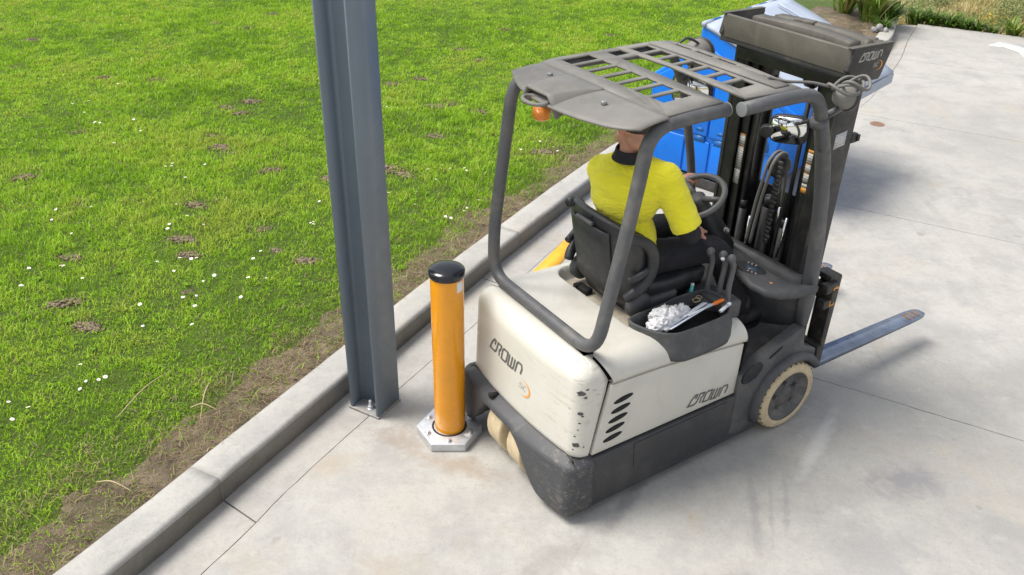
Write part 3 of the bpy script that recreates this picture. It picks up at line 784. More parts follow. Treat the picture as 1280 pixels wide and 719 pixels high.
dry = rng.random(n) < 0.035 + 0.18 * np.clip(1.4 - md, 0, 1)
tone[dry] = rng.uniform(0.84, 1.0, dry.sum())
tone[~isg] = np.where(rng.random((~isg).sum()) < 0.88, rng.uniform(0.84, 1.0, (~isg).sum()), rng.uniform(0.2, 0.6, (~isg).sum()))
h = np.where(isg, rng.uniform(0.022, 0.046, n) * (0.40 + 1.25 * n3) * (0.60 + 0.85 * lush), rng.uniform(0.02, 0.065, n))
w = np.where(isg, rng.uniform(0.004, 0.0085, n), rng.uniform(0.003, 0.006, n))
w *= np.clip(np.hypot(P[:, 0], P[:, 1]) / 7.5, 0.9, 1.5)
lean = np.where(isg, rng.uniform(0.25, 1.15, n), rng.uniform(0.9, 2.2, n))
# fine dry thatch over the verge
NT = 85000
Q = np.stack([rng.uniform(-6, 5.5, NT), rng.uniform(1.0, 13.5, NT)], 1); Q = Q[inview(Q)]; kq = kerb_dist(Q)
m_ = (kq > 0.015) & (rng.random(len(Q)) < np.clip((0.85 - kq) / 0.35, 0, 1) * (0.35 + 0.9 * vnoise(Q, 6.0, 31))); Q = Q[m_]; nq = len(Q)
tq = np.clip(rng.normal(0.93, 0.05, nq), 0.84, 1.0)
P = np.concatenate([P, Q]); h = np.concatenate([h, rng.uniform(.008, .032, nq)]); w = np.concatenate([w, rng.uniform(.003, .009, nq)])
tone = np.concatenate([tone, tq]); lean = np.concatenate([lean, rng.uniform(1.2, 2.6, nq)]); n = len(P)
VV, FF, TT = blades(P, h, w, tone, lean, np.full(n, LAWN_Z + 0.004), 5)
gr = raw_mesh('grass', VV, FF, M['grass'], TT, 'stuff'); gr['label'] = 'short green lawn grass with dry straw along the kerb'
GRASS_N = n
# broad-leaved weeds pressed flat among the blades
NW = 1500
W = np.stack([rng.uniform(-10, 5, NW), rng.uniform(2.0, 14.5, NW)], 1); W = W[inview(W)]
W = W[(kerb_dist(W) > 0.2) & (rng.random(len(W)) < 1.5 * vnoise(W, 1.1, 41) - .2) & ~((W[:, 0] > 4.0) & (W[:, 1] > 12))]
wv, wf, wt = [], [], []
for (x, y) in W:
    rr = rnd.uniform(.014, .034); a0 = rnd.uniform(0, 6.28); tn = rnd.random()
    for k in range(7):
        a = a0 + k * .9 + rnd.uniform(-.15, .15); d = np.array([math.cos(a), math.sin(a), 0]); sd = np.array([-d[1], d[0], 0]); l = rr * rnd.uniform(.8, 1.3); i0 = len(wv); c0 = np.array([x, y, LAWN_Z + .010])
        wv += [c0, c0 + d * l * .6 + sd * l * .28 + [0, 0, .014], c0 + d * l + [0, 0, .008], c0 + d * l * .6 - sd * l * .28 + [0, 0, .014]]; wf += [(i0, i0 + 1, i0 + 2), (i0, i0 + 2, i0 + 3)]; wt += [min(1, max(0, tn + rnd.uniform(-.2, .2)))] * 4
wo_ = raw_mesh('lawn_weeds', np.array(wv), np.array(wf), M['weed'], np.array(wt), 'stuff'); wo_['label'] = 'low broad-leaved weeds among the lawn grass'

# ragged clods
def clod_mesh(seed, nclod, rad, hgt):
    r = random.Random(seed); b = B()
    bm = bmesh.new(); bmesh.ops.create_icosphere(bm, subdivisions=4, radius=1)
    for v in bm.verts:
        q_ = v.co.copy(); k_ = 1 + .9 * mnoise.noise(Vector((q_.x * 2.2 + seed, q_.y * 2.2, 0)))
        v.co = Vector((q_.x * rad * .85 * k_, q_.y * rad * .50 * k_, max(-.01, q_.z) * .018 * (1 + 1.3 * mnoise.noise(Vector((q_.x * 7, q_.y * 7, seed))) + .9 * mnoise.noise(Vector((q_.x * 18, q_.y * 18, seed))))))
    b._add(bm)
    for k in range(nclod):
        a = r.uniform(0, 6.283); q = rad * math.sqrt(r.random()); s = r.choice((0.006, 0.008, 0.010, 0.014, 0.019)) * (1.25 - 0.45 * q / rad)
        bm = bmesh.new(); bmesh.ops.create_icosphere(bm, subdivisions=1, radius=s)
        off = Vector((r.random() * 50, r.random() * 50, 0))
        for v in bm.verts: v.co *= 1 + 0.9 * mnoise.noise(v.co * 75 + off)
        bm.transform(Matrix.Translation((q * math.cos(a) * 1.25, q * math.sin(a) * 0.8, hgt * (1 - (q / rad) ** 1.4) * r.uniform(0.5, 1.0))) @ Matrix.Diagonal((1.25, 1.1, 0.75, 1)))
        b._add(bm)
    return b
protos = [clod_mesh(40 + k, 70, 0.135 + 0.02 * (k % 3), 0.034).build('soil_mound', M['soilclod'], ang=25) for k in range(5)]
used = set()
for k, (x, y, r_) in enumerate(MOUNDS):
    p = protos[k % 5]; o = p if (k % 5) not in used else p.copy()
    if o is not p: COL.objects.link(o)
    used.add(k % 5)
    o.location = (x, y, LAWN_Z + 0.002); o.rotation_euler = (0, 0, rnd.uniform(-0.6, 0.6)); sc = r_ / 0.205 * rnd.uniform(.5, 1.1); o.scale = (sc * rnd.uniform(.85, 1.25), sc * rnd.uniform(.6, 1.0), sc * rnd.uniform(0.8, 1.2))
    tag(o, 'low crumbly brown soil mound breaking through the lawn', 'soil mound', 'soil mounds on the lawn')

# daisies
def daisy():
    b = B(); b.mi = 0
    for k in range(9):
        a = 2 * math.pi * k / 9
        d = Vector((math.cos(a), math.sin(a), 0)); s_ = Vector((-d.y, d.x, 0)); bm = bmesh.new()
        c0 = Vector((0, 0, 0.052))
        pts = [c0 + d * 0.003 - s_ * .0018, c0 + d * 0.003 + s_ * .0018, c0 + d * 0.013 + s_ * .0038 + Vector((0, 0, .002)), c0 + d * 0.0165 + Vector((0, 0, .001)), c0 + d * 0.013 - s_ * .0038 + Vector((0, 0, .002))]
        bm.faces.new([bm.verts.new(p) for p in pts]); b._add(bm)
    b.mi = 1; b.ball((0, 0, 0.053), (.005, .005, .003), 8, 5)
    b.mi = 2; b.cyl((0, 0, 0), (0, 0, .052), .0012, seg=5)
    return b.build('daisy', [M['petal'], M['yolk'], M['lawn']])
d0 = daisy(); first = True
clusters = [(-3.9, 8.0, .4, 5), (-3.05, 7.2, .35, 5), (-2.55, 6.0, .3, 5), (-3.3, 5.1, .3, 6), (-2.5, 5.2, .3, 5), (-2.3, 4.6, .25, 5), (-2.45, 3.9, .15, 5), (-2.75, 3.55, .2, 6),
            (-3.0, 3.3, .2, 4), (-1.5, 5.9, .35, 6), (-1.2, 6.4, .25, 5), (-0.65, 7.0, .4, 6), (-0.4, 6.3, .25, 5), (-1.95, 5.3, .3, 4), (-4.6, 8.6, .5, 4), (0.1, 7.9, .4, 4), (-1.8, 4.9, .25, 4), (-3.6, 6.2, .5, 4), (-2.2, 8.6, .6, 4)]
for cx, cy, rr, nn in clusters:
    for k in range(nn):
        x, y = cx + rnd.gauss(0, rr * 0.5), cy + rnd.gauss(0, rr * 0.5)
        if kerb_dist(np.array([[x, y]]))[0] < 0.3: continue
        o = d0 if first else d0.copy()
        if not first: COL.objects.link(o)
        first = False
        o.location = (x, y, LAWN_Z); o.rotation_euler = (rnd.uniform(-.25, .35), rnd.uniform(-.3, .3), rnd.uniform(0, 6)); s = rnd.uniform(0.55, 0.95); o.scale = (s, s, rnd.uniform(0.95, 1.25))
        tag(o, 'small white daisy with a yellow centre in the green lawn', 'daisy', 'daisies scattered over the lawn')

# long dry stalks lying at the edge of the verge
stalks = [(((-2.15, 3.62), (-1.98, 4.02)), 'longest dry straw stalk leaning over the grass edge near the kerb'), (((-1.78, 3.72), (-1.58, 3.60)), 'dry straw stalk lying across the bare verge'),
          (((-1.75, 3.95), (-1.66, 3.55)), 'thin dry straw stalk standing beside the bare verge'), (((-2.05, 3.12), (-1.80, 2.98)), 'yellowish dry stalk low down on the verge near the corner')]
for (a, c), lb in stalks:
    p0 = Vector((*a, LAWN_Z + .02)); p1 = Vector((*c, LAWN_Z + rnd.uniform(.05, .12)))
    mid = p0.lerp(p1, .5) + Vector((0, 0, .035))
    b = B(); b.tube(catmull([p0, mid, p1], 5), [0.0035] * 6 + [0.003, .0025, .002, .0018, .0015], seg=5)
    tag(b.build('dry_stalk', M['straw']), lb, 'dry stalk', None)

FLAX = [(5.42, 13.45, .1), (5.22, 14.0, .1), (5.76, 13.62, .06), (5.45, 13.0, .1)]
ROWP = [(6.46, 14.12, .42, 110), (6.66, 14.0, .40, 110), (6.86, 13.88, .38, 100), (7.04, 13.77, .34, 90), (7.22, 13.67, .30, 70), (7.42, 13.55, .22, 40), (7.68, 13.42, .45, 70)]
# strap-leaved clumps and the meadow past the end of the pavement
def strap_plant(name, loc, n, L, w, seed, mat, tone=(0.0, 0.9), up=0.8, label='', group=None, cat='plant'):
    r = np.random.default_rng(seed); seg = 5
    V, F, T = [], [], []
    for k in range(n):
        az = r.random() * 2 * np.pi; ll = L * r.uniform(0.55, 1.05); el = r.uniform(0.35, 1.0) * up
        d = np.array([np.cos(az), np.sin(az), 0]); sd = np.array([-d[1], d[0], 0]); tn = r.uniform(*tone)
        p0 = d * r.uniform(0, 0.07) + np.array([r.normal(0, .03), r.normal(0, .03), 0]); base = len(V)
        ang = 1.5 - (1 - el) * 0.9; pos = p0.copy(); bend = r.uniform(1.0, 2.3)
        for j in range(seg + 1):
            t = j / seg; ww = w * (1 - t ** 2.2) * 0.5 + 0.001
            V.append(pos + sd * ww); V.append(pos - sd * ww); T += [tn, tn]
            a2 = ang - bend * t * t; pos = pos + (d * math.cos(a2) + np.array([0, 0, math.sin(a2)])) * ll / seg
        for j in range(seg):
            q = base + 2 * j; F += [(q, q + 1, q + 3), (q, q + 3, q + 2)]
    o = raw_mesh(name, np.array(V), np.array(F), mat, np.array(T)); o.location = loc
    return tag(o, label, cat, group)
def leafy_bush(name, loc, rad, n, leaf, seed, mat, label, group=None, tone=(0, 1), cat='bush', squash=0.7):
    r = np.random.default_rng(seed)
    cl = r.normal(0, 1, (9, 3)); cl /= np.linalg.norm(cl, axis=1)[:, None]; cl *= rad * 0.55; cl[:, 2] = np.abs(cl[:, 2]) * squash + rad * 0.25
    c = cl[r.integers(0, 9, n)] + r.normal(0, rad * 0.26, (n, 3)); c[:, 2] = np.abs(c[:, 2])
    a = r.normal(0, 1, (n, 3)); a /= np.linalg.norm(a, axis=1)[:, None]; b_ = np.cross(a, r.normal(0, 1, (n, 3))); b_ /= np.linalg.norm(b_, axis=1)[:, None]
    L = leaf * r.uniform(0.6, 1.3, (n, 1))
    V = np.stack([c - b_ * L * .35, c + a * L, c + b_ * L * .35, c - a * L * .6], 1).reshape(-1, 3)
    q = (np.arange(n) * 4)[:, None]; F = np.concatenate([q + [[0, 1, 2]], q + [[0, 2, 3]]], 1).reshape(-1, 3)
    o = raw_mesh(name, V, F, mat, np.repeat(np.clip(r.uniform(*tone, n), 0, 1), 4)); o.location = loc
    return tag(o, label, cat, group)

# bare soil bed at the kerb end
b = B(); b.prism([(3.9, 12.2), (4.5, 11.7), (5.0, 12.25), (5.35, 12.85), (5.6, 13.4), (5.75, 14.2), (4.9, 14.4), (4.2, 13.4)], (0, 0, LAWN_Z - 0.1), (1, 0, 0), (0, 1, 0), (0, 0, 1), 0.108)
b.build('soil_bed', M['verge'], kind='structure')
strap_plant('flax_plant', FLAX[0], 110, 1.0, 0.05, 3, M['strap'], (0.3, 1.0), 1.0, 'tall yellowish green flax clump with long arching leaves beside the kerb end')
strap_plant('flax_plant', FLAX[1], 70, 0.85, 0.045, 4, M['strap'], (0.35, 1.0), 0.95, 'flax clump behind the tall arching one, nearer the lawn')
strap_plant('strap_leaf_plant', FLAX[2], 170, 0.5, 0.035, 5, M['strap'], (0.0, 0.55), 0.8, 'dark green strap-leaved plant spilling over the very end of the kerb')
strap_plant('strap_leaf_plant', FLAX[3], 70, 0.34, 0.03, 15, M['strap'], (0.0, 0.6), 0.7, 'small dark green plant on the soil bed next to the pale rock')
row_lab = ['strap-leaved border plant first from the kerb end along the concrete edge', 'strap-leaved border plant second from the kerb end along the concrete edge', 'strap-leaved border plant third from the kerb end along the concrete edge',
           'strap-leaved border plant fourth from the kerb end along the concrete edge', 'strap-leaved border plant fifth from the kerb end along the concrete edge', 'small strap-leaved border plant sixth along the concrete edge', 'spiky border plant at the right end of the concrete edge']
for k, (x, y, L, nn) in enumerate(ROWP):
    strap_plant('border_plant', (x, y, -.05), nn, L, 0.032, 30 + k, M['strap'], (0.0, 0.62) if k < 6 else (0.3, 0.9), 0.75, row_lab[k], 'border plants along the end of the pavement')
leafy_bush('yellow_bush', (7.72, 14.3, -.1), 0.26, 300, 0.03, 8, M['yellow_fl'], 'low bush with yellow flowers beyond the border plants', tone=(0.2, 1))
leafy_bush('green_bush', (7.35, 15.5, -.1), 0.42, 1100, 0.03, 9, M['bush'], 'low grey green bush in the dry meadow behind the border plants', tone=(0.0, 0.9))
leafy_bush('green_bush', (8.35, 14.75, -.1), 0.5, 1400, 0.03, 10, M['bush'], 'wide pale green bush in the meadow at the top right corner', tone=(0.3, 1))
leafy_bush('green_bush', (6.85, 15.0, -.1), 0.3, 700, 0.028, 12, M['bush'], 'small dull green bush just behind the first border plants', tone=(0.2, 1))
leafy_bush('green_bush', (8.55, 13.9, -.1), 0.28, 600, 0.028, 14, M['bush'], 'pale green bush near the right edge above the concrete', tone=(0.4, 1))
leafy_bush('green_bush', (6.2, 15.2, -.1), 0.3, 600, 0.03, 16, M['bush'], 'rounded green bush behind the tall flax clump', tone=(0.2, 1))
b = B()
for k in range(3):
    bm = bmesh.new(); bmesh.ops.create_icosphere(bm, subdivisions=3, radius=.045)
    for v in bm.verts: v.co *= 1 + .5 * mnoise.noise(v.co * 14 + Vector((k * 9, 0, 0)))
    bm.transform(Matrix.Translation((.09 * k - .08, .04 * (k % 2), .05 + .03 * (k % 2)))); b._add(bm)
tag(b.build('pale_rock', M['pale_rock'], loc=(5.30, 12.72, LAWN_Z)), 'pale jagged rock on the soil bed behind the kerb', 'rock')

N = 60000
P = np.stack([rng.uniform(4.0, 13.5, N), rng.uniform(11.0, 18.5, N)], 1)
lineok = ((P[:, 0] - 6.27) * 0.477 + (P[:, 1] - 14.0) * 0.879) > 0.12
lineok &= ~((P[:, 0] < 5.7) & (P[:, 1] < 14.2)) & (P[:, 0] > 4.4 + (17.5 - P[:, 1]) * 0.4)
P = P[lineok & inview(P, 0.0, 0.25)]
n2 = vnoise(P, 2.2, 21); n1 = vnoise(P, 0.9, 22); n = len(P)
h = (0.05 + 0.13 * rng.random(n)) * (0.6 + 0.8 * n2); tone = np.clip(0.55 + 1.3 * (n1 - 0.5) + 0.7 * (n2 - .5) + 0.15 * rng.standard_normal(n), 0, 1)
VV, FF, TT = blades(P, h, rng.uniform(.006, .014, n), tone, rng.uniform(.2, 1.2, n), np.full(n, -0.105), 8)
o = raw_mesh('dry_meadow', VV, FF, M['meadow_tuft'], TT, 'stuff'); o['label'] = 'dry straw coloured meadow grass beyond the pavement'

# ------------------------------------------------------------------ forklift (x forward, y left, z up from the front axle line on the ground)
FK = thing('forklift', 'cream and charcoal electric forklift with raised mast cover, driver seated inside', 'forklift', (1.28284, 4.2997, 0), 0.587162)
def lp(pts): return [Vector(p) for p in pts]

# --- counterweight: rounded cream rear casting
CW_ZB, CW_ZT, CW_F = 0.385, 0.905, 0.10
def cw_inset(z):
    if z < CW_ZT - CW_F: return 0.012 * (z - CW_ZB) / (CW_ZT - CW_F - CW_ZB)
    s = min(1, (z - (CW_ZT - CW_F)) / CW_F); return 0.012 + CW_F * (1 - math.sqrt(max(0, 1 - s * s)))
CW_HY, CW_RX, CW_RY = 0.484, 0.075, 0.075
def cw_rear(y): return -1.512 + 0.040 * (abs(y) / CW_HY) ** 2.2
def cw_ring(z):
    d = cw_inset(z); half = []
    xf = -1.400 + (z - CW_ZB) * 0.232 if z < 0.8 else -1.3037 - (z - 0.8) * 0.5
    hy = CW_HY - d
    for k in range(4): half.append((xf + (-1.39 - xf) * k / 3 if xf > -1.39 else xf - 0.001 * k, hy))
    y1 = hy - CW_RY; x1 = cw_rear(y1) + d
    cx = x1 + CW_RX
    for k in range(1, 11):
        a = math.pi / 2 * k / 10; half.append((cx - CW_RX * math.sin(a), y1 + CW_RY * math.cos(a)))
    for k in range(1, 9):
        y = y1 * (1 - k / 8); half.append((cw_rear(y) + d, y))
    ring = half + [(x, -y) for x, y in reversed(half[:-1])]
    return [(x, y, z) for x, y in ring]
def cw_bottom(y):   # the lower edge sweeps lower towards the right rear corner
    return 0.0
b = B()
zs = [CW_ZB, CW_ZB + .012] + [CW_ZB + .03 + k * (CW_ZT - CW_F - CW_ZB - .03) / 6 for k in range(7)] + [CW_ZT - CW_F + CW_F * math.sin(math.pi / 2 * k / 8) for k in range(1, 9)]
rings = []
for z in zs:
    rg = cw_ring(z)
    if z == CW_ZB: rg = [(x * 0.992, y * 0.985, zz) for x, y, zz in rg]
    rings.append([(x, y, zz + (0.05 * (y / 0.48) if False else 0)) for x, y, zz in rg])
b.loft(rings)
cw = b.build('counterweight', M['cw'], FK, 'cream rear counterweight with chipped paint at its right corner', ang=40)
def on_rear(u, v, lift):   # u to the right as seen from behind, from y=+; v = height
    y = u; d = cw_inset(v); return (cw_rear(y) + d - lift - 0.0008, y, v)
# maker's lettering on the rear: reads left to right for someone behind the truck (left is +y)
b = B(); crown(b, lambda u, v, l: on_rear(0.262 - u, 0.628 + v, l), 0.318, 0.072); b.build('rear_lettering', M['logo_dark'], cw)
b = B(); sc_mark(b, lambda u, v, l: on_rear(-0.030 - u, 0.563 + v, l), 0.032); b.build('model_mark', M['logo_light'], cw)
b = B(); swoosh(b, lambda u, v, l: on_rear(-0.068 - u, 0.574 + v, l), 0.062, 0.048); b.build('orange_swoosh', M['amber_print'], cw)
b = B()
for (y, z, s) in ((-0.445, 0.80, .016), (-0.452, .68, .012), (-0.450, .47, .011)):
    pass
# deep paint chips on the corner
def corner_pt(a, z, lift):
    d = cw_inset(z); hy = CW_HY - d; y1 = hy - CW_RY; cx = cw_rear(y1) + d + CW_RX
    n = Vector((-math.sin(a), -math.cos(a), 0)); return Vector((cx, -y1, z)) + Vector((n.x * CW_RX, n.y * CW_RY, 0)) + n * lift
for ci, (a0, z0, s) in enumerate(((0.70, .772, .028), (0.62, .655, .020), (0.50, .640, .010), (0.78, .47, .023), (0.42, .745, .011), (0.9, .52, .009), (0.66, .60, .009), (0.30, .79, .010), (0.95, .44, .008), (0.35, .75, .006), (0.72, .56, .007))):
    bm = bmesh.new(); vs = []
    for k in range(12):
        rr = s * (0.6 + 0.55 * mnoise.noise(Vector((math.cos(k * .52) * 2 + ci * 7, math.sin(k * .52) * 2, ci))))
        th = 2 * math.pi * k / 12; vs.append(bm.verts.new(corner_pt(a0 + rr * 1.3 * math.cos(th) / CW_RX, z0 + rr * .8 * math.sin(th), 0.0012)))
    bm.faces.new(vs); b._add(bm)
b.build('paint_chip', M['bumper'], cw)['kind'] = 'stuff'

# --- rear bumper: charcoal plastic skirt round the back with a wheel arch
def bp_out(y, d):
    hy = 0.515; a = abs(y)
    return -1.578 + 0.055 * (a / hy) ** 2.4 + d
def arch(y):        # height of the lower edge along the rear
    c = 0.06; a = abs(y - c)
    t = min(1, max(0, (a - 0.10) / 0.28)); t = t * t * (3 - 2 * t)
    return 0.315 * (1 - t) + 0.048 * t
ys = [0.515 * math.sin(math.pi / 2 * k / 26) for k in range(-26, 27)]
cols = []
HY = 0.515; RC = 0.065
pathp = []
for k in range(5): pathp.append((-1.375 - 0.02 * k, HY - 0.001 * k, 1))
n_c = 10
y1 = HY - RC
for k in range(1, n_c + 1):
    a = math.pi / 2 * k / n_c; x1 = bp_out(y1, 0); pathp.append((x1 + RC - RC * math.sin(a), y1 + RC * math.cos(a), 1))
for k in range(1, 40): y = y1 * (1 - 2 * k / 40); pathp.append((bp_out(y, 0), y, 0))
for k in range(n_c, 0, -1):
    a = math.pi / 2 * k / n_c; x1 = bp_out(y1, 0); pathp.append((x1 + RC - RC * math.sin(a), -(y1 + RC * math.cos(a)), 1))
for k in range(4, -1, -1): pathp.append((-1.375 - 0.02 * k, -(HY - 0.001 * k), 1))
rings = []
for i, (x, y, s) in enumerate(pathp):
    a = pathp[max(i - 1, 0)]; c = pathp[min(i + 1, len(pathp) - 1)]
    t = Vector((c[0] - a[0], c[1] - a[1], 0)).normalized(); nrm = Vector((t.y, -t.x, 0))      # outward
    if nrm.dot(Vector((x + 1.2, y, 0))) < 0: nrm = -nrm
    zb = arch(y); zt = 0.40; ledge = 0.330 + 0.035 * min(1, abs(y) / .5)
    ledge = max(ledge, zb + 0.045)
    p = Vector((x, y, 0))
    prof = [(-0.07, zb + .012), (-0.012, zb), (-0.001, zb + 0.02), (0.0, min(zb + .05, ledge - .028)), (0.0, ledge - 0.022), (-0.005, ledge - .008), (-0.018, ledge + 0.006), (-0.085, zt - 0.006), (-0.105, zt), (-0.15, zt), (-0.15, zb + .06)]
    rings.append([p + nrm * d + Vector((0, 0, z)) for d, z in prof])
b = B(); b.loft(rings)
bump_o = b.build('rear_bumper', M['bumper_scraped'], FK, ang=24)
b = B(); b.cyl((-1.555, 0.165, .392), (-1.50, 0.165, .375), .016, seg=16)
b.build('tow_hole', M['black'], bump_o)

# --- chassis core (dark, seen through gaps)
b = B(); b.box((-0.86, 0, 0.40), (1.02, 0.90, 0.56), bev=.01); b.box((-1.36, 0, 0.6), (0.10, 0.84, 0.42)); b.box((-1.40, 0, 0.40), (0.10, 0.86, 0.10))
b.build('chassis', M['black'], FK)

# --- lower skirt, both sides
for s in (-1, 1):
    b = B()
    poly = [(-1.372, 0.055), (-0.19, 0.055), (-0.235, 0.12), (-0.255, 0.20), (-0.262, 0.29), (-0.262, 0.36), (-0.40, 0.366), (-1.385, 0.374)]
    b.prism(poly, (0, s * 0.455, 0), (1, 0, 0), (0, 0, 1), (0, s, 0), 0.048, bev=0.006)
    sk = b.build('side_skirt', M['skirt'], FK)
    b = B(); b.prism([(-1.11, .20), (-.50, .215), (-.475, .245), (-.475, .352), (-1.12, .356)], (0, s * 0.502, 0), (1, 0, 0), (0, 0, 1), (0, s, 0), 0.006, bev=0.003)
    b.build('access_panel', M['skirt'], sk)

# --- cream side panels with oval vents
def crease(x): t = (x + 1.30) / 0.885; return 0.784 - 0.079 * t + 0.012 * math.sin(math.pi * t)
for s in (-1, 1):
    b = B(); pts = []
    for k in range(13): x = -0.404 - 0.889 * k / 12; pts.append((x, crease(x) - 0.009))
    poly = [(-1.380, 0.384), (-0.410, 0.374)] + pts
    b.prism(poly, (0, s * 0.462, 0), (1, 0, 0), (0, 0, 1), (0, s, 0), 0.026, bev=0.006)
    sp = b.build('side_panel', M['white_panel'], FK)
    for k in range(5):
        b = B(); cx, cz = -1.212 - 0.0115 * k, 0.668 - 0.0545 * k
        ov = []
        for j in range(20):
            a = 2 * math.pi * j / 20; u, v = 0.060 * math.cos(a), 0.0155 * math.sin(a)
            ov.append((cx + u * .985 - v * .17, cz + u * .12 + v))
        b.prism(ov, (0, s * 0.4885, 0), (1, 0, 0), (0, 0, 1), (0, s, 0), 0.0012); b.build('vent_opening', M['black'], sp)
    b = B()
    if s < 0: crown(b, lambda u, v, l: (-0.758 + u, -0.4886 - l, 0.425 - 0.03 * u / .28 + v), 0.29, 0.062, 0.4)
    else: crown(b, lambda u, v, l: (-0.47 - u, 0.4886 + l, 0.395 + v), 0.29, 0.062, 0.4)
    b.build('side_lettering', M['logo_dark'], sp)

# --- hood: one cream shell with a seat well
def hood_top(x):
    t = min(1, max(0, (x + 1.39) / 1.02)); return 0.905 - 0.022 * t - 0.085 * max(0, (t - 0.52) / 0.48) ** 1.6
def hood_half(x): return 0.490
def smooth(a, c, x): t = min(1, max(0, (x - a) / (c - a))); return t * t * (3 - 2 * t)
TRAY_P = [(-1.035, -0.278), (-1.022, -0.345), (-0.985, -0.42), (-0.935, -0.470), (-0.86, -0.491), (-0.63, -0.491), (-0.53, -0.471), (-0.485, -0.418), (-0.455, -0.333), (-0.47, -0.258), (-0.53, -0.228), (-0.69, -0.223), (-0.77, -0.233), (-0.99, -0.246)]
def in_tray(x, y):
    c = (-.75, -.353); px, py = c[0] + (x - c[0]) / .93, c[1] + (y - c[1]) / .93; ins = False
    for (x0, y0), (x1, y1) in zip(TRAY_P, TRAY_P[1:] + TRAY_P[:1]):
        if (y0 > py) != (y1 > py) and px < (x1 - x0) * (py - y0) / (y1 - y0) + x0: ins = not ins
    return ins
nx, rings = 140, []
xs = [-1.372 + (1.372 - 0.388) * k / nx for k in range(nx + 1)]
for x in xs:
    zt = hood_top(x); zc = crease(max(x, -1.30)) + 0.0025; rg = []
    side = []
    xx = x
    H = zt - zc
    side += [(0.455, zc), (0.4885, zc), (0.490, zc + .014)]
    for k in range(1, 12):
        a = math.pi / 2 * k / 11; side.append((0.490 - 0.115 * (1 - math.cos(a)), zc + .014 + (H - .014) * math.sin(a)))
    half = side
    ring = [(-y, z) for y, z in half]
    inner = 0.375
    for k in range(1, 80): ring.append((-inner + 2 * inner * k / 80, zt))
    ring += [(y, z) for y, z in reversed(half)]
    out = []
    for (y, z) in ring:
        # seat well, rounded rectangle, 7 cm deep
        if abs(y) < 0.40 and z > zc + 0.02:
            dx = x + 1.030; dy = min(y + 0.335, 0.372 - y)
            e = min(dx, dy)
            if dx < 0.09 and dy < 0.09: e = 0.09 - math.hypot(0.09 - dx, 0.09 - dy)
            z -= 0.072 * smooth(-0.004, 0.016, e)
        if in_tray(x, y) and z > zc + 0.02: z = min(z, 0.775)
        xs_ = (-1.398 + (z - CW_ZB) * 0.225 if z < 0.8 else -1.305 - (z - 0.8) * 0.5) + 0.016
        out.append((max(x, xs_), y, z))
    rings.append(out)
b = B(); b.loft(rings, closed_ring=False, caps=False)
hood = b.build('hood', M['white_panel'], FK, ang=48)
# front lip of the hood (right and left pods turn down to the step)
for s in (-1, 1):
    b = B(); rg = []
    for (x, y, z) in rings[-1]:
        if s * y > 0.20: rg.append((x, y, z))
    rg2 = [(x + 0.010, y, z - 0.012) for x, y, z in rg]; rg3 = [(x + 0.012, y, 0.45) for x, y, z in rg]
    rg3 = [(x + .004, y * .97, .44) for x, y, z in rg]; b.loft([rg, rg2, rg3], closed_ring=False, caps=False); b.build('hood_front', M['skirt'], hood, ang=60)
b = B()
sr = []
for x in (-1.372, -1.27):
    sr.append([(x, -.456, .40), (x, -.456, .79), (x, -.435, .835), (x, -.37, .868), (x, .37, .868), (x, .435, .835), (x, .458, .79), (x, .458, .40)])
b.loft(sr, closed_ring=False, caps=False); b.build('seam_gap', M['black'], hood)
# well floor tint and black latch
b = B(); b.box((-0.88, 0.02, 0.824), (0.26, 0.64, 0.006), bev=0.002); b.build('seat_well_floor', M['tan'], FK)
b = B(); b.box((-0.945, 0.20, 0.842), (0.05, 0.10, 0.035), rot=(0, 0, .1), bev=.008); b.box((-0.965, 0.235, 0.85), (0.03, 0.03, 0.03), bev=.006); b.build('seat_latch', M['black'], FK)

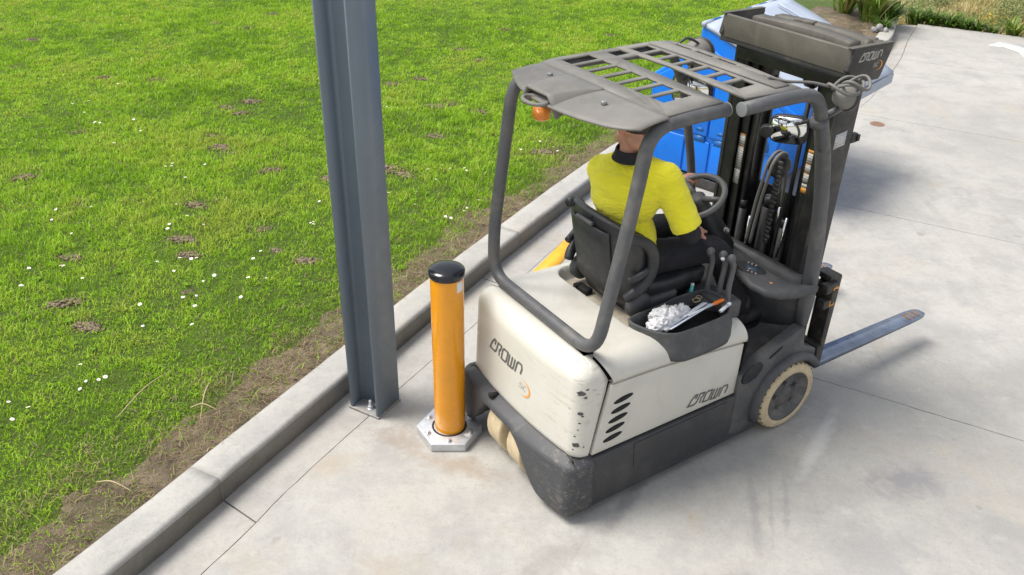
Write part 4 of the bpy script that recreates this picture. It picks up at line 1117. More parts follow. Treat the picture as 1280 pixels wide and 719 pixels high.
# --- step, floor and front fenders
b = B()
rings = []
for x, z in ((-0.43, 0.425), (-0.25, 0.43), (-0.08, 0.47), (0.02, 0.53), (0.10, 0.62)):
    rings.append([(x, -0.47, z), (x, 0.47, z), (x, 0.47, z - .04), (x, -0.47, z - .04)])
b.loft(rings); floor_o = b.build('floor_plate', M['floor'], FK)
for s in (-1, 1):
    b = B()
    top = [(-0.412, 0.492), (-0.30, 0.535), (-0.15, 0.592), (0.03, 0.652), (0.055, 0.648), (0.085, 0.52)]
    arcp = [(0.0 + 0.262 * math.cos(R(a)), 0.215 + 0.262 * math.sin(R(a))) for a in range(40, 196, 12)]
    poly = top + [(0.20, .46)] + arcp + [(-0.26, 0.10), (-0.33, 0.08), (-0.415, 0.10)]
    b.prism(poly, (0, s * 0.440, 0), (1, 0, 0), (0, 0, 1), (0, s, 0), 0.07, bev=0.010)
    st = b.build('step_panel', M['plastic'], FK)
    # raised arch lip around the tyre
    b = B(); rg = []
    for a in range(36, 200, 8):
        ca, sa = math.cos(R(a)), math.sin(R(a)); cc = lambda r_, y_: (r_ * ca, y_ * s, 0.215 + r_ * sa)
        rg.append([cc(.232, .44), cc(.236, .540), cc(.252, .546), cc(.272, .540), cc(.280, .505), cc(.262, .44)])
    b.loft(rg); b.build('fender', M['plastic'], FK, ang=50)
    b = B()
    ov = [( -0.322 + .078 * math.cos(t) - 0.010 * math.sin(t), 0.486 + .054 * math.sin(t) + .022 * math.cos(t)) for t in [2 * math.pi * j / 28 for j in range(28)]]
    b.prism(ov, (0, s * .5105, 0), (1, 0, 0), (0, 0, 1), (0, s, 0), 0.001); vb = b.build('vent_grille', M['black'], st)
    b = B()
    for k in range(-5, 6):
        zz = k * 0.0098; hw = 0.07 * math.sqrt(max(0, 1 - (zz / .056) ** 2))
        b.box((-0.322 - 0.1 * zz, s * .5135, 0.486 + zz), (2 * hw, .002, .0034), rot=(0, -0.28, 0))
    b.build('grille_slat', M['plastic'], vb)
    b = B(); b.prism([(-0.205, .538), (-0.195, .532), (-.115, .570), (-.105, .582), (-.115, .588), (-.195, .552)], (0, s * .5105, 0), (1, 0, 0), (0, 0, 1), (0, s, 0), .001); b.build('step_slot', M['black'], st)

# --- wheels
def make_wheel(cx, cy, s, Rr=0.2167):
    w = bpy.data.objects.new('front_wheel', None); COL.objects.link(w); w.parent = FK; w.location = (cx, cy, Rr)
    b = B(); W = 0.165
    prof = [(0.158, 0.0), (0.165, 0.006), (0.180, 0.004), (0.203, 0.0), (0.213, -0.010), (Rr, -0.028), (Rr, -W + .03), (0.205, -W), (0.16, -W)]
    b.lathe([(r_, h_) for r_, h_ in prof], (0, 0, 0), (0, s, 0), 56)
    # tread lugs
    ty = b.build('tyre', M['tyre'], w)
    b = B()
    for k in range(30):
        a = 2 * math.pi * k / 30; ca, sa = math.cos(a), math.sin(a)
        m_ = Matrix(((ca, 0, -sa), (0, 1, 0), (sa, 0, ca)))
        b.box((ca * (Rr - .006), -s * 0.016, sa * (Rr - .006)), (0.009, .022, .012), rot=m_, bev=.002)
    b.build('tread_notch', M['tyre_dark'], ty)['kind'] = 'stuff'
    b = B()
    prof = [(0.0, -0.012), (0.05, -0.012), (0.056, -0.030), (0.115, -0.034), (0.132, -0.022), (0.150, -0.004), (0.1585, 0.004), (0.160, 0.0), (0.160, -0.12)]
    b.lathe(prof, (0, 0, 0), (0, s, 0), 48); rim = b.build('rim', M['rim'], w, ang=50)
    for k in range(5):
        a = 2 * math.pi * k / 5 + .5
        bb = B(); bb.cyl((.085 * math.cos(a), -s * .036, .085 * math.sin(a)), (.085 * math.cos(a), -s * .010, .085 * math.sin(a)), .0135, seg=6, bev=.002); bb.build('wheel_nut', M['rim'], rim)
    return w
make_wheel(0, -0.538, -1); make_wheel(0, 0.538, 1)
for cy in (0.10, -0.095):
    w = bpy.data.objects.new('rear_wheel', None); COL.objects.link(w); w.parent = FK; w.location = (-1.372, cy + 0.024, 0.19)
    b = B(); prof = [(.115, .066), (.176, .066), (.187, .061), (.19, .054), (.19, -.054), (.187, -.061), (.176, -.066), (.115, -.066)]
    b.lathe(prof, (0, 0, 0), (0, 1, 0), 52); b.build('tyre', M['tyre'], w, ang=30)
    b = B(); b.lathe([(0.0, .055), (.06, .055), (.10, .045), (.121, .06), (.121, -.06), (.1, -.045), (.06, -.055), (0, -.055)], (0, 0, 0), (0, 1, 0), 40); b.build('rim', M['rim'], w)

# --- overhead guard
TR = 0.0315
guard = bpy.data.objects.new('overhead_guard', None); COL.objects.link(guard); guard.parent = FK
b = B()
hoop = [(-0.715, -0.405, 1.985), (-0.93, -0.412, 1.99), (-1.165, -0.425, 1.985), (-1.225, -0.430, 1.62), (-1.365, -0.432, 0.945), (-1.370, 0.432, 0.945), (-1.365, 0.445, 1.20), (-1.262, 0.445, 1.985), (-1.0, 0.50, 1.985), (-0.62, 0.50, 1.985), (-.40, .47, 1.985)]
hp = fillet(hoop, [0, .1, .17, .3, .13, .13, .2, .14, .2, .1, 0], 8)
b.tube(hp, TR, seg=16); b.build('rear_hoop', M['guard'], guard)
b = B()
fh = [(-0.655, -0.438, 1.985), (-0.43, -0.462, 2.0), (-0.205, -0.475, 2.0), (-0.10, -0.465, 1.78), (-0.055, -0.46, 1.68)]
b.tube(fillet(fh, [0, .1, .16, .1, 0], 8), TR, seg=16)
fl = [(-.40, .47, 1.985), (-.26, .455, 1.985), (-0.13, .448, 1.75), (0.02, .448, 1.22), (0.10, .448, .60)]
b.tube(fillet(fl, [0, .1, .1, .2, 0], 8), 0.0255, seg=14)
b.build('front_hoop', M['guard'], guard)
for (x0, y0, x1, y1) in ((-.715, -.405, -.712, -.405), (-.657, -.4378, -.660, -.4376)):
    d_ = Vector((1, 0, 0)) if x1 > x0 else Vector((-1, .03, 0)); p_ = Vector((x0, y0, 1.985))
    b = B(); b.cyl(p_ - d_ * .002, p_ + d_ * .004, .0325, seg=20, bev=.002); b.build('tube_plug', M['tube_plug'], guard)
# plastic cover over the right and left front legs
for s in (-1, 1):
    cv = B(); rg = []
    for (x, z, wd, th) in ((-.135, 1.88, .050, .035), (-.085, 1.76, .056, .036), (-.030, 1.60, .062, .035), (.018, 1.40, .066, .034), (.058, 1.16, .070, .034), (.080, .95, .074, .034), (.088, .78, .076, .034), (.080, .64, .070, .033)):
        rg.append([(x + wd * .5 * math.copysign(abs(math.cos(a)) ** .6, math.cos(a)), s * (.462 - .006) + th * math.copysign(abs(math.sin(a)) ** .7, math.sin(a)) * (1 if s > 0 else 1), z + .25 * wd * .5 * math.cos(a)) for a in [2 * math.pi * k / 18 for k in range(18)]])
    cv.loft(rg)
    if s < 0: cv.build('pillar_cover', M['guard'], guard, ang=60)
b = B(); cp = catmull([(-.175, -.462, 1.865 + .0), (-.13, -.462, 1.885), (-.085, -.462, 1.90)], 3)
b.tube([(-.152, -.467, 1.862), (-.138, -.466, 1.832)], [.043, .043], seg=18); b.tube([(-.128, -.47, 1.868), (-.02, -.485, 1.905), (.01, -.485, 1.93)], [.02, .016, .014], seg=8)
b.build('tube_clamp', M['guard'], guard)

# roof plate with real slots
def plate(b, poly, holes, z, t):
    """grid-cut flat plate: polygon poly minus holes (triangulated), thickness t"""
    bm = bmesh.new()
    def loop(pts):
        vs = [bm.verts.new((p[0], p[1], z)) for p in pts]
        return [bm.edges.new((vs[i], vs[(i + 1) % len(vs)])) for i in range(len(vs))]
    es = loop(poly)
    for h_ in holes: es += loop(h_)
    bmesh.ops.triangle_fill(bm, use_beauty=True, use_dissolve=False, edges=es)
    bmesh.ops.recalc_face_normals(bm, faces=bm.faces[:])
    for f in bm.faces:
        if f.normal.z < 0: f.normal_flip()
    r_ = bmesh.ops.extrude_face_region(bm, geom=bm.faces[:])
    for v in [g for g in r_['geom'] if isinstance(g, bmesh.types.BMVert)]: v.co.z -= t
    bmesh.ops.recalc_face_normals(bm, faces=bm.faces[:])
    b._add(bm)
def quad_hole(x0, x1, y0, y1, sh=0.0): return [(x0, y0), (x1, y0 + sh), (x1, y1 + sh), (x0, y1)]
# rear plate with slots, and a drooping lip along its curved rear edge
def rear_x(y): t = (y + 0.46) / 0.92; return -1.235 - 0.02 * t - 0.130 * math.sin(math.pi * min(1, max(0, t))) ** 0.8
polyR = [(-0.742, -0.405), (-0.90, -0.412), (-1.085, -0.425), (-1.085, 0.478), (-0.98, 0.50), (-0.55, 0.50), (-0.55, 0.33), (-.705, .33)]
holes = []
for k in range(7):
    y1_ = 0.455 - k * 0.110; holes.append(quad_hole(-0.982, -0.800, y1_ - 0.086, y1_, 0.012))
b = B(); plate(b, polyR, holes + [quad_hole(-0.70, -0.585, 0.375, 0.455, .01)], 2.026, 0.010)
rp = b.build('roof_plate', M['roof'], guard, ang=15)
b = B(); rg = []
for k in range(25):
    y = -0.445 + 0.905 * k / 24; xr = rear_x(min(.455, max(-.455, y))); top = []
    for j in range(11):
        t = j / 10; x = -1.0855 + (xr + 1.0855) * t; dr = 0.036 * t ** 2.0 * (1 - .5 * max(0, (abs(y) - .30) / .15) ** 1.5)
        top.append((x, y * (1 + .02 * t), 2.0258 - dr))
    rg.append(top + [(x + .002, y_, z_ - .008) for x, y_, z_ in reversed(top)])
b.loft(rg); b.build('roof_lip', M['roof'], guard, ang=50)
# front frame
b = B()
polyF = [(-0.605, 0.50), (-0.585, 0.12), (-0.60, -0.10), (-0.625, -0.42), (-0.30, -0.455), (-0.25, -0.1), (-0.235, 0.30), (-0.26, 0.46), (-.36, .50)]
holes = []
for k in range(7):
    y1_ = 0.445 - k * 0.112; sk_ = -0.02 * abs(y1_ - 0.15)
    holes.append(quad_hole(-0.550 + sk_, -0.422 + sk_, y1_ - 0.088, y1_, 0.012))
for k in range(5):
    y1_ = 0.40 - k * 0.155; holes.append(quad_hole(-0.298 - .02 * (k > 2), -0.268 - .02 * (k > 2), y1_ - .125, y1_, .0))
plate(b, polyF, holes, 2.028, 0.012)
# raised main cross beam
b.loft([[(-.408 - .02 * abs(y), y, 2.0275), (-.405 - .02 * abs(y), y, 2.038), (-.325 - .02 * abs(y), y, 2.038), (-.312 - .02 * abs(y), y, 2.027)] for y in (.46, .2, -.1, -.40)])
b.build('front_roof_frame', M['roof'], guard, ang=30)
# beacon shroud: a flat tongue carried level over the beacon while the lip falls away beside it
b = B(); rg = []
for j in range(11):
    t = j / 10; x = -1.09 - .275 * t; wd = .125 - .038 * t; dp = .004 + .085 * t ** 1.2; zt = 2.031 + .006 * math.sin(math.pi * t)
    rg.append([(x, .105 - wd - dp * .75, zt - dp), (x, .105 - wd - dp * .35, zt - dp * .45), (x, .105 - wd, zt - .002), (x, .105 - wd + .012, zt), (x, .105 + wd - .012, zt), (x, .105 + wd, zt - .002), (x, .105 + wd + dp * .2, zt - dp * .45), (x, .105 + wd + dp * .3, zt - dp),
               (x + .003, .105 + wd - .006, zt - dp), (x + .003, .105 + wd - .014, zt - .012), (x + .003, .105 - wd + .014, zt - .012), (x + .003, .105 - wd - dp * .6, zt - dp)])
b.loft(rg); b.build('beacon_shroud', M['roof'], guard, ang=40)
b = B(); b.tube([(-1.380 + .046 * math.cos(a), 0.092 + .072 * math.sin(a), 1.992) for a in [math.pi * 2 * k / 20 for k in range(20)]], .010, 8, closed=True); b.build('beacon_guard', M['roof'], guard)
b = B(); b.lathe([(0, 1.905), (.028, 1.907), (.040, 1.918), (.043, 1.945), (.041, 1.975), (0, 1.98)], (-1.338, .098, -.012), seg=24); b.build('amber_beacon', M['beacon'], guard)
for (x, y) in ((-1.17, .28), (-1.205, -.165)):
    b = B(); b.cyl((x, y, 2.02), (x, y, 2.034), .013, seg=12, bev=.002); b.build('roof_bolt', M['steel'], guard)

# work lamps
def lamp(name, x, y, z, s, yaw):
    l = bpy.data.objects.new(name, None); COL.objects.link(l); l.parent = guard; l.location = (x, y, z); l.rotation_euler = (0, 0, yaw)
    b = B(); b.lathe([(0, -.055), (.022, -.053), (.045, -.040), (.060, -.015), (.066, .02), (.066, .05), (.060, .055), (.055, .045), (0, .042)], (0, 0, 0), (1, 0, -.15), 26)
    b.build('lamp_housing', M['roof'], l)
    b = B(); b.lathe([(.067, .018), (.072, .02), (.072, .045), (.067, .047)], (0, 0, 0), (1, 0, -.15), 26); b.tube([(-.03, .075 * 0, -.03), (-.05, 0, -.08), (-.10, 0, -.09)], .012, 8); b.build('lamp_bracket', M['plastic_black'], l)
    return l
lamp('work_lamp', -0.10, 0.425, 1.945, 1, 0.35).scale = (1.2, 1.2, 1.2)
lamp('work_lamp', -0.035, -0.49, 1.955, 1, -0.1).scale = (.88, .88, .88)
for k, (r_, c, dz) in enumerate(((.075, (-.03, -.50), 0.03), (.066, (-.02, -.53), .045), (.085, (-.04, -.49), .02))):
    b = B(); b.tube([(c[0] + r_ * math.cos(a) * 1.1, c[1] + r_ * .8 * math.sin(a), 1.985 + dz + .02 * math.sin(a * 2 + k)) for a in [2 * math.pi * j / 26 for j in range(26)]], .0075, 7, closed=True); b.build('coiled_cable', M['rope'], guard)
b = B(); b.tube(catmull([(-.12, -.46, 2.01), (-.2, -.42, 2.03), (-.3, -.36, 2.035), (-.36, -.30, 2.05)], 6), .007, 7)
b.build('coiled_cable', M['rope'], guard)
b = B(); b.tube(catmull([(-.13, .44, 1.99), (-.12, .40, 2.01), (-.19, .42, 2.04), (-.24, .44, 2.0), (-.30, .42, 2.02)], 6), .007, 7); b.build('lamp_cable', M['plastic_black'], guard)

# mirrors
def mirror(loc, rot, w, h):
    m_ = bpy.data.objects.new('mirror', None); COL.objects.link(m_); m_.parent = guard; m_.location = loc; m_.rotation_euler = rot
    pl = [(w * math.copysign(abs(math.cos(a)) ** .5, math.cos(a)), h * math.copysign(abs(math.sin(a)) ** .5, math.sin(a))) for a in [2 * math.pi * k / 28 for k in range(28)]]
    b = B(); b.prism(pl, (0, 0, 0), (0, 1, 0), (0, 0, 1), (1, 0, 0), .03, bev=.008); b.build('mirror_housing', M['plastic_black'], m_)
    b = B(); b.prism([(p[0] * .9, p[1] * .9) for p in pl], (-.0015, 0, 0), (0, 1, 0), (0, 0, 1), (1, 0, 0), .001); b.build('mirror_glass', M['mirror_glass'], m_)
    return m_
mirror((-.13, .40, 1.745), (R(4), R(-8), R(14)), .125, .095)
mm = mirror((0.0, -.19, 1.69), (R(-4), R(-6), R(30)), .098, .078)
b = B(); b.cyl((-.03, .105, -.01), (.0, .105, -.01), .032, .036, seg=18, bev=.004); b.tube([(.01, .08, 0), (.02, .02, 0)], .012, 8); b.build('convex_glass', M['plastic_black'], mm)
b = B(); b.tube([(-.10, .42, 1.80), (-.09, .447, 1.70)], .012, 8); b.tube([(.02, -.20, 1.72), (-.02, -.33, 1.79), (-.11, -.43, 1.82)], .010, 8); b.build('mirror_arm', M['plastic_black'], guard)

# --- seat
seat = bpy.data.objects.new('seat', None); COL.objects.link(seat); seat.parent = FK; seat.location = (0, 0.06, 0)
b = B()
# cushion
rg = []
for (x, z, hw, th) in ((-.90, 0.99, .20, .045), (-.84, 1.00, .235, .062), (-.70, .985, .245, .065), (-.55, .985, .245, .066), (-.44, .99, .235, .06), (-.40, .98, .20, .035)):
    rg.append([(x, hw * math.copysign(abs(math.cos(a)) ** .35, math.cos(a)), z - .03 + th * math.copysign(abs(math.sin(a)) ** .6, math.sin(a)) + .02 * abs(math.cos(a)) ** 3) for a in [2 * math.pi * k / 32 for k in range(32)]])
b.loft(rg); b.build('seat_cushion', M['plastic_black'], seat, ang=60)
b = B(); b.box((-.68, 0, .885), (.42, .40, .12), bev=.03); b.build('seat_base', M['plastic_black'], seat)
b = B()
for s in (-1, 1):
    b = B(); b.lathe([(0, -.03), (.055, -.03), (.072, -.018), (.072, .018), (.055, .03), (0, .03)], (-.89, s * .235, .925), (0, 1, 0), 22); b.build('recliner_cover', M['plastic'], seat)
    b = B(); b.box((-.74, s * .235, .905), (.20, .05, .09), bev=.02); b.build('seat_rail', M['plastic'], seat)
# backrest shell: lofted panel, leaning back
def sb(yn, t, off):
    """backrest surface: yn -1..1, t 0 bottom..1 top, off behind(+)"""
    z = 0.90 + 0.48 * t; x = -0.935 - 0.085 * t + 0.075 * abs(yn) ** 2.5
    hw = 0.262 - 0.012 * math.cos(t * 3) - 0.05 * max(0, t - .82) ** 1.2 * 3
    return Vector((x - off, yn * hw, z - 0.035 * abs(yn) ** 3 * t))
rg = []
for t in [0, .03, .1, .2, .35, .5, .65, .8, .9, .96, .99]:
    back = [sb(-1 + 2 * k / 24, t, 0.032 * (1 - .5 * (abs(t - .5) * 2) ** 6)) for k in range(25)]
    front = [sb(1 - 2 * k / 24, t, -0.045 * (1 - .7 * (abs(t - .5) * 2) ** 6)) for k in range(25)]
    rg.append(back + front)
b = B(); b.loft(rg); bk = b.build('backrest', M['plastic_black'], seat, ang=65)
pl = []
pb = B(); rg = []
for t in [.13, .145, .3, .5, .7, .86, .875]:
    e = .018 if .14 < t < .87 else .010
    rg.append([sb(.62 * (-1 + 2 * k / 12) + .12, t, .034 + e * (1 if 0 < k < 12 else .3)) for k in range(13)])
pb.loft(rg, closed_ring=False, caps=False); pb.build('document_box', M['plastic_black'], bk, ang=50)
b = B(); b.box(sb(.12, .90, .045), (.02, .13, .018), bev=.006); b.build('box_latch', M['plastic'], bk)
for yn in (.72, .0, -.72):
    b = B(); q = sb(yn, .955, .026); b.cyl(q + Vector((.02, 0, 0)), q + Vector((-.006, 0, 0)), .009, seg=10); b.build('seat_screw', M['black'], bk)
# hip restraint loops
for s in (-1, 1):
    b = B()
    loopp = [(-1.0, s * .235, 1.33), (-.95, s * .268, 1.318), (-.895, s * .282, 1.275), (-.868, s * .285, 1.205), (-.875, s * .282, 1.125), (-.91, s * .272, 1.06), (-.955, s * .258, 1.02), (-.98, s * .24, .99)]
    b.tube(catmull(loopp, 6), [.025 + .006 * math.sin(k / 42 * math.pi) for k in range(43)], 12)
    b.tube(catmull([(-.985, s * .25, 1.10), (-.94, s * .268, 1.115), (-.885, s * .28, 1.15)], 5), .020, 10)
    b.build('hip_restraint', M['plastic_black'], seat)

# --- console, cowl, levers, steering
b = B()
rg = []
for (y, xr, xf, z) in ((.455, -.02, .085, .925), (.30, -.06, .06, .94), (.09, -.10, -.005, .95), (-.10, -.185, -.04, .948), (-.22, -.235, -.055, .942), (-.33, -.258, -.065, .936), (-.42, -.242, -.05, .930), (-.475, -.19, -.01, .926), (-.51, -.10, .04, .922), (-.522, .0, .07, .92)):
    rg.append([(xr, y, z - .02), (xr + .012, y, z - .004), (xr + .022, y, z), ((xr + xf) / 2, y, z + .010), (xf - .02, y, z + .008), (xf, y, z - .006), (xf, y, z - .04), ((xr + xf) / 2, y, z - .045), (xr + .012, y, z - .042)])
sm = []
for i in range(len(rg) - 1):
    for k in range(4):
        t = k / 4; t2 = t
        sm.append([tuple((1 - t2) * a + t2 * c for a, c in zip(p, q)) for p, q in zip(rg[i], rg[i + 1])])
sm.append(rg[-1])
b.loft(sm); con = b.build('front_console', M['plastic'], FK, ang=50)
b = B(); el = [(.046 * math.cos(t), .088 * math.sin(t)) for t in [2 * math.pi * k / 28 for k in range(28)]]
dn = Vector((-.10, -.10, 1)).normalized(); du = Vector((1, .35, 0)); du = (du - dn * du.dot(dn)).normalized(); dv = dn.cross(du)
DC = Vector((-.150, -.235, .949))
b.prism(el, DC, du, dv, dn, .006, bev=.002); dsp = b.build('display_bezel', M['plastic_black'], con)
b = B()
b.prism([(-.02, -.04), (.025, -.04), (.025, .035), (-.02, .035)], DC + dn * .0062, du, dv, dn, .0012); b.build('screen', surf('lcd_screen', (0.05, 0.075, 0.10), .15, var=.2), dsp)
b = B()
for i in range(3):
    for j in range(2): b.prism([(-.006, -.005), (.006, -.005), (.006, .005), (-.006, .005)], DC + du * (.034 - j * .0) * (1 if j else -.95) + dv * (-.045 + i * .022 + j * .03), du, dv, dn, .0085)
b.build('display_button', surf('pink_grey_button', (.32, .25, .25), .5), dsp)
b = B(); b.prism([(-.010, -.02), (.010, -.02), (.010, .02), (-.010, .02)], Vector((-.150, -.06, .955)), (1, 0, 0), (0, 1, 0), (0, 0, 1), .012, bev=.004); b.build('orange_switch', M['orange_pl'], con)
b = B(); b.prism([(-.010, -.014), (.010, -.014), (.012, .014), (-.008, .012)], Vector((-.155, -.385, .938)), (1, 0, 0), (0, 1, 0), (0, 0, 1), .003); b.build('orange_symbol', M['amber_print'], con)
# cowl below the console
b = B(); rg = []
for z, k_ in ((.915, .03), (.80, .0), (.62, -.005), (.50, -.005)):
    ring = []
    for (y, x) in ((.44, .05), (.30, .02), (.12, .0), (-.10, .005), (-.26, .03), (-.36, .06), (-.42, .08)): ring.append((x - k_, y, z))
    ring += [(.092, -.42, z), (.092, .44, z)]
    rg.append(ring)
b.loft(rg); b.build('cowl', M['plastic'], FK, ang=60)
b = B()
for k, (x, y) in enumerate(((-.478, -.232), (-.448, -.292), (-.440, -.342))):
    lv = B(); lv.tube(catmull([(x + .005, y - .02, .86), (x - .005, y - .016, .96), (x + .015, y - .006, 1.08), (x + .0, y, 1.135)], 5), [.020 - .006 * math.sin(j / 15 * math.pi) for j in range(16)], 12)
    lv.ball((x - .002, y, 1.142), (.023, .021, .024), 16, 12); lo = lv.build('control_lever', M['knob'], FK, ang=70)
    if k == 1: bb = B(); bb.ball((x - .016, y - .012, 1.130), (.012, .012, .010), 10, 8); bb.build('lever_button', M['white_pl'], lo)
b = B(); rgp = [(-.56, -.16), (-.40, -.14), (-.36, -.30), (-.37, -.40), (-.46, -.40), (-.56, -.30)]
b.prism(rgp, (0, 0, .80), (1, 0, 0), (0, 1, 0), (0, 0, 1), .105, bev=.02); b.build('lever_base', M['plastic'], FK)
# steering column + wheel
SWc = Vector((-.345, .045, 1.312)); SWn = Vector((-.50, 0, .866)).normalized()
su = Vector((0, 1, 0)); sv = SWn.cross(su).normalized()
b = B(); b.tube([SWc - SWn * .02, SWc - SWn * .10, Vector((-.20, .05, 1.08)), Vector((-.14, .05, .95))], [.042, .055, .085, .11], 18); b.build('steering_column', M['plastic_black'], FK, ang=60)
sw = bpy.data.objects.new('steering_wheel', None); COL.objects.link(sw); sw.parent = FK
b = B(); b.tube([SWc + su * .150 * math.cos(a) + sv * .150 * math.sin(a) for a in [2 * math.pi * k / 44 for k in range(44)]], .0155, 12, closed=True); b.build('rim', M['knob'], sw)
for a in (R(200), R(340), R(90)):
    b = B(); b.tube([SWc - SWn * .02 + (su * math.cos(a) + sv * math.sin(a)) * .03, SWc + (su * math.cos(a) + sv * math.sin(a)) * .145], [.019, .013], 10); b.build('spoke', M['knob'], sw)
b = B(); b.lathe([(.046, -.03), (.044, .0), (.030, .010), (0, .012)], SWc - SWn * .01, SWn, 24); b.build('hub', M['plastic'], sw)
b = B(); b.cyl((-.19, -.055, 1.115), (-.205, -.075, 1.125), .016, seg=14, bev=.003); b.box((-.215, -.085, 1.13), (.01, .012, .03)); b.build('ignition_key', M['steel'], FK)

# --- storage tray on the hood
def rrect(x0, x1, y0, y1, r_, n=6, cut=0.0):
    out = []
    for cx, cy, a0 in ((x1 - r_, y1 - r_, 0), (x0 + r_, y1 - r_, 90), (x0 + r_, y0 + r_, 180), (x1 - r_, y0 + r_, 270)):
        for k in range(n + 1): a = R(a0 + 90 * k / n); out.append((cx + r_ * math.cos(a), cy + r_ * math.sin(a)))
    return out
tray = bpy.data.objects.new('storage_tray', None); COL.objects.link(tray); tray.parent = FK; tray.location = (0, 0, 0)
def tpoly(f, dz=0):
    """tray outline, shrinking by f towards its centre"""
    P = TRAY_P
    c = Vector((-.75, -.353, 0)); pts = catmull([(x, y, 0) for x, y in P], 4, True)
    return [(c.x + (p.x - c.x) * f, c.y + (p.y - c.y) * f) for p in pts]
TZ = 0.930
b = B()
outer = [[(x, y, z) for x, y in tpoly(f)] for f, z in ((.84, TZ - .150), (.90, TZ - .125), (.965, TZ - .065), (.985, TZ - .016), (1.0, TZ - .004), (.985, TZ), (.955, TZ), (.93, TZ - .006), (.90, TZ - .07), (.84, TZ - .080))]
# slide the lower rings outward to the right so the body bulges over the hood edge
for i, dy in ((0, -.060), (1, -.050), (2, -.026)):
    outer[i] = [(x, y + dy * (1 if y < -.35 else .3), z) for x, y, z in outer[i]]
b.loft(outer); b.build('tray_body', M['plastic'], tray, ang=55)
b = B(); b.prism(tpoly(.86), (0, 0, TZ - .080), (1, 0, 0), (0, 1, 0), (0, 0, 1), .003); b.build('tray_floor', M['black'], tray)
b = B(); b.prism([(-.53, -.248), (-.485, -.248), (-.47, -.413), (-.53, -.433)], (0, 0, TZ - .05), (1, 0, 0), (0, 1, 0), (0, 0, 1), .045, bev=.008); b.build('tray_insert', M['plastic'], tray)
b = B(); b.lathe([(.026, .006), (.03, .004), (.03, 0), (.02, -.0)], (-.555, -.205, .895), (0, 0, 1), 20); b.build('cup_holder', M['black'], tray)

# --- mast
mast = bpy.data.objects.new('mast', None); COL.objects.link(mast); mast.parent = FK; mast.location = (0, -.03, 0)
def channel(xc, yc, w, d, s, t=.018):
    """C-channel section: web on the outside (side s), flanges fore and aft"""
    return [(xc - d / 2, yc + s * w / 2), (xc + d / 2, yc + s * w / 2), (xc + d / 2, yc - s * w / 2), (xc + d / 2 - t, yc - s * w / 2), (xc + d / 2 - t, yc + s * (w / 2 - t)), (xc - d / 2 + t, yc + s * (w / 2 - t)), (xc - d / 2 + t, yc - s * w / 2), (xc - d / 2, yc - s * w / 2)]
for s in (-1, 1):
    b = B(); b.prism(channel(.17, s * .298, .07, .14, s), (0, 0, .10), (1, 0, 0), (0, 1, 0), (0, 0, 1), 1.93, bev=.003); b.build('outer_rail', M['mast'], mast, ang=30)
    b = B(); b.prism(channel(.19, s * .238, .05, .12, s), (0, 0, .14), (1, 0, 0), (0, 1, 0), (0, 0, 1), 1.90, bev=.003); b.build('middle_rail', M['mast'], mast, ang=30)
    b = B(); b.prism(channel(.205, s * .190, .045, .105, s), (0, 0, .16), (1, 0, 0), (0, 1, 0), (0, 0, 1), 1.84, bev=.003); b.build('inner_rail', M['mast'], mast, ang=30)
    b = B(); b.cyl((.13, s * .15, .35), (.13, s * .15, 1.10), .024, seg=16); b.cyl((.13, s * .15, 1.10), (.13, s * .15, 1.15), .020, seg=16); cy_ = b.build('lift_cylinder', M['mast'], mast)
    b = B(); b.cyl((.13, s * .15, 1.15), (.13, s * .15, 1.92), .012, seg=14); b.build('piston_rod', M['mast'] if s < 0 else M['mast'], cy_)
b = B(); b.cyl((.16, .0, .15), (.17, .0, 1.16), .042, seg=22); b.cyl((.17, .0, 1.16), (.17, 0, 1.22), .036, seg=22); b.build('free_lift_cylinder', M['mast'], mast)
b = B(); b.box((.275, 0, .76), (.012, .40, .94), bev=.003); b.build('carriage_plate', M['mast'], mast)
# thin chrome rods between the rails
b = B(); b.cyl((.085, .055, .88), (.085, .050, 1.10), .0095, seg=10); b.build('chrome_rod', M['chrome'], mast)
b = B(); b.cyl((.10, -.165, .93), (.10, -.185, 1.18), .007, seg=10); b.build('chrome_rod', M['chrome'], mast)
b = B(); b.cyl((.10, -.120, 1.12), (.10, -.125, 1.22), .007, seg=10); b.build('chrome_rod', M['chrome'], mast)
for z, d in ((.25, .05), (.95, .02), (1.93, .08)):
    b = B(); b.box((.245, 0, z), (.03, .62, .09), bev=.006); b.build('cross_member', M['mast'], mast)
b = B(); b.box((.10, 0, 1.965), (.05, .66, .06), bev=.006); b.build('cross_member', M['mast'], mast)
# hose sheave with hose and lift chain
b = B(); b.lathe([(.0, -.02), (.058, -.02), (.065, -.014), (.052, -.006), (.052, .006), (.065, .014), (.058, .02), (0, .02)], (.155, -.03, 1.41), (.25, 1, 0), 26); b.build('hose_sheave', M['mast'], mast)
for k in range(2):
    b = B(); yy = -.02 + .03 * k; b.tube(catmull([(.07, yy + .03, .95), (.085, yy + .02, 1.2), (.085, yy, 1.34), (.10, yy - .005, 1.44), (.155, yy - .01, 1.490), (.205, yy - .015, 1.44), (.222, yy - .015, 1.2), (.24, yy, .8)], 6), .0095, 9); b.build('hydraulic_hose', M['rope'], mast)
b = B()
for k in range(19):
    z = .98 + k * .026; x = .150 - .0 * k; b.box((.125, -.052 - (k % 2) * .002, z), (.014, .044 if k % 2 else .034, .022), bev=.004)
b.build('lift_chain', M['mast_dark'], mast)
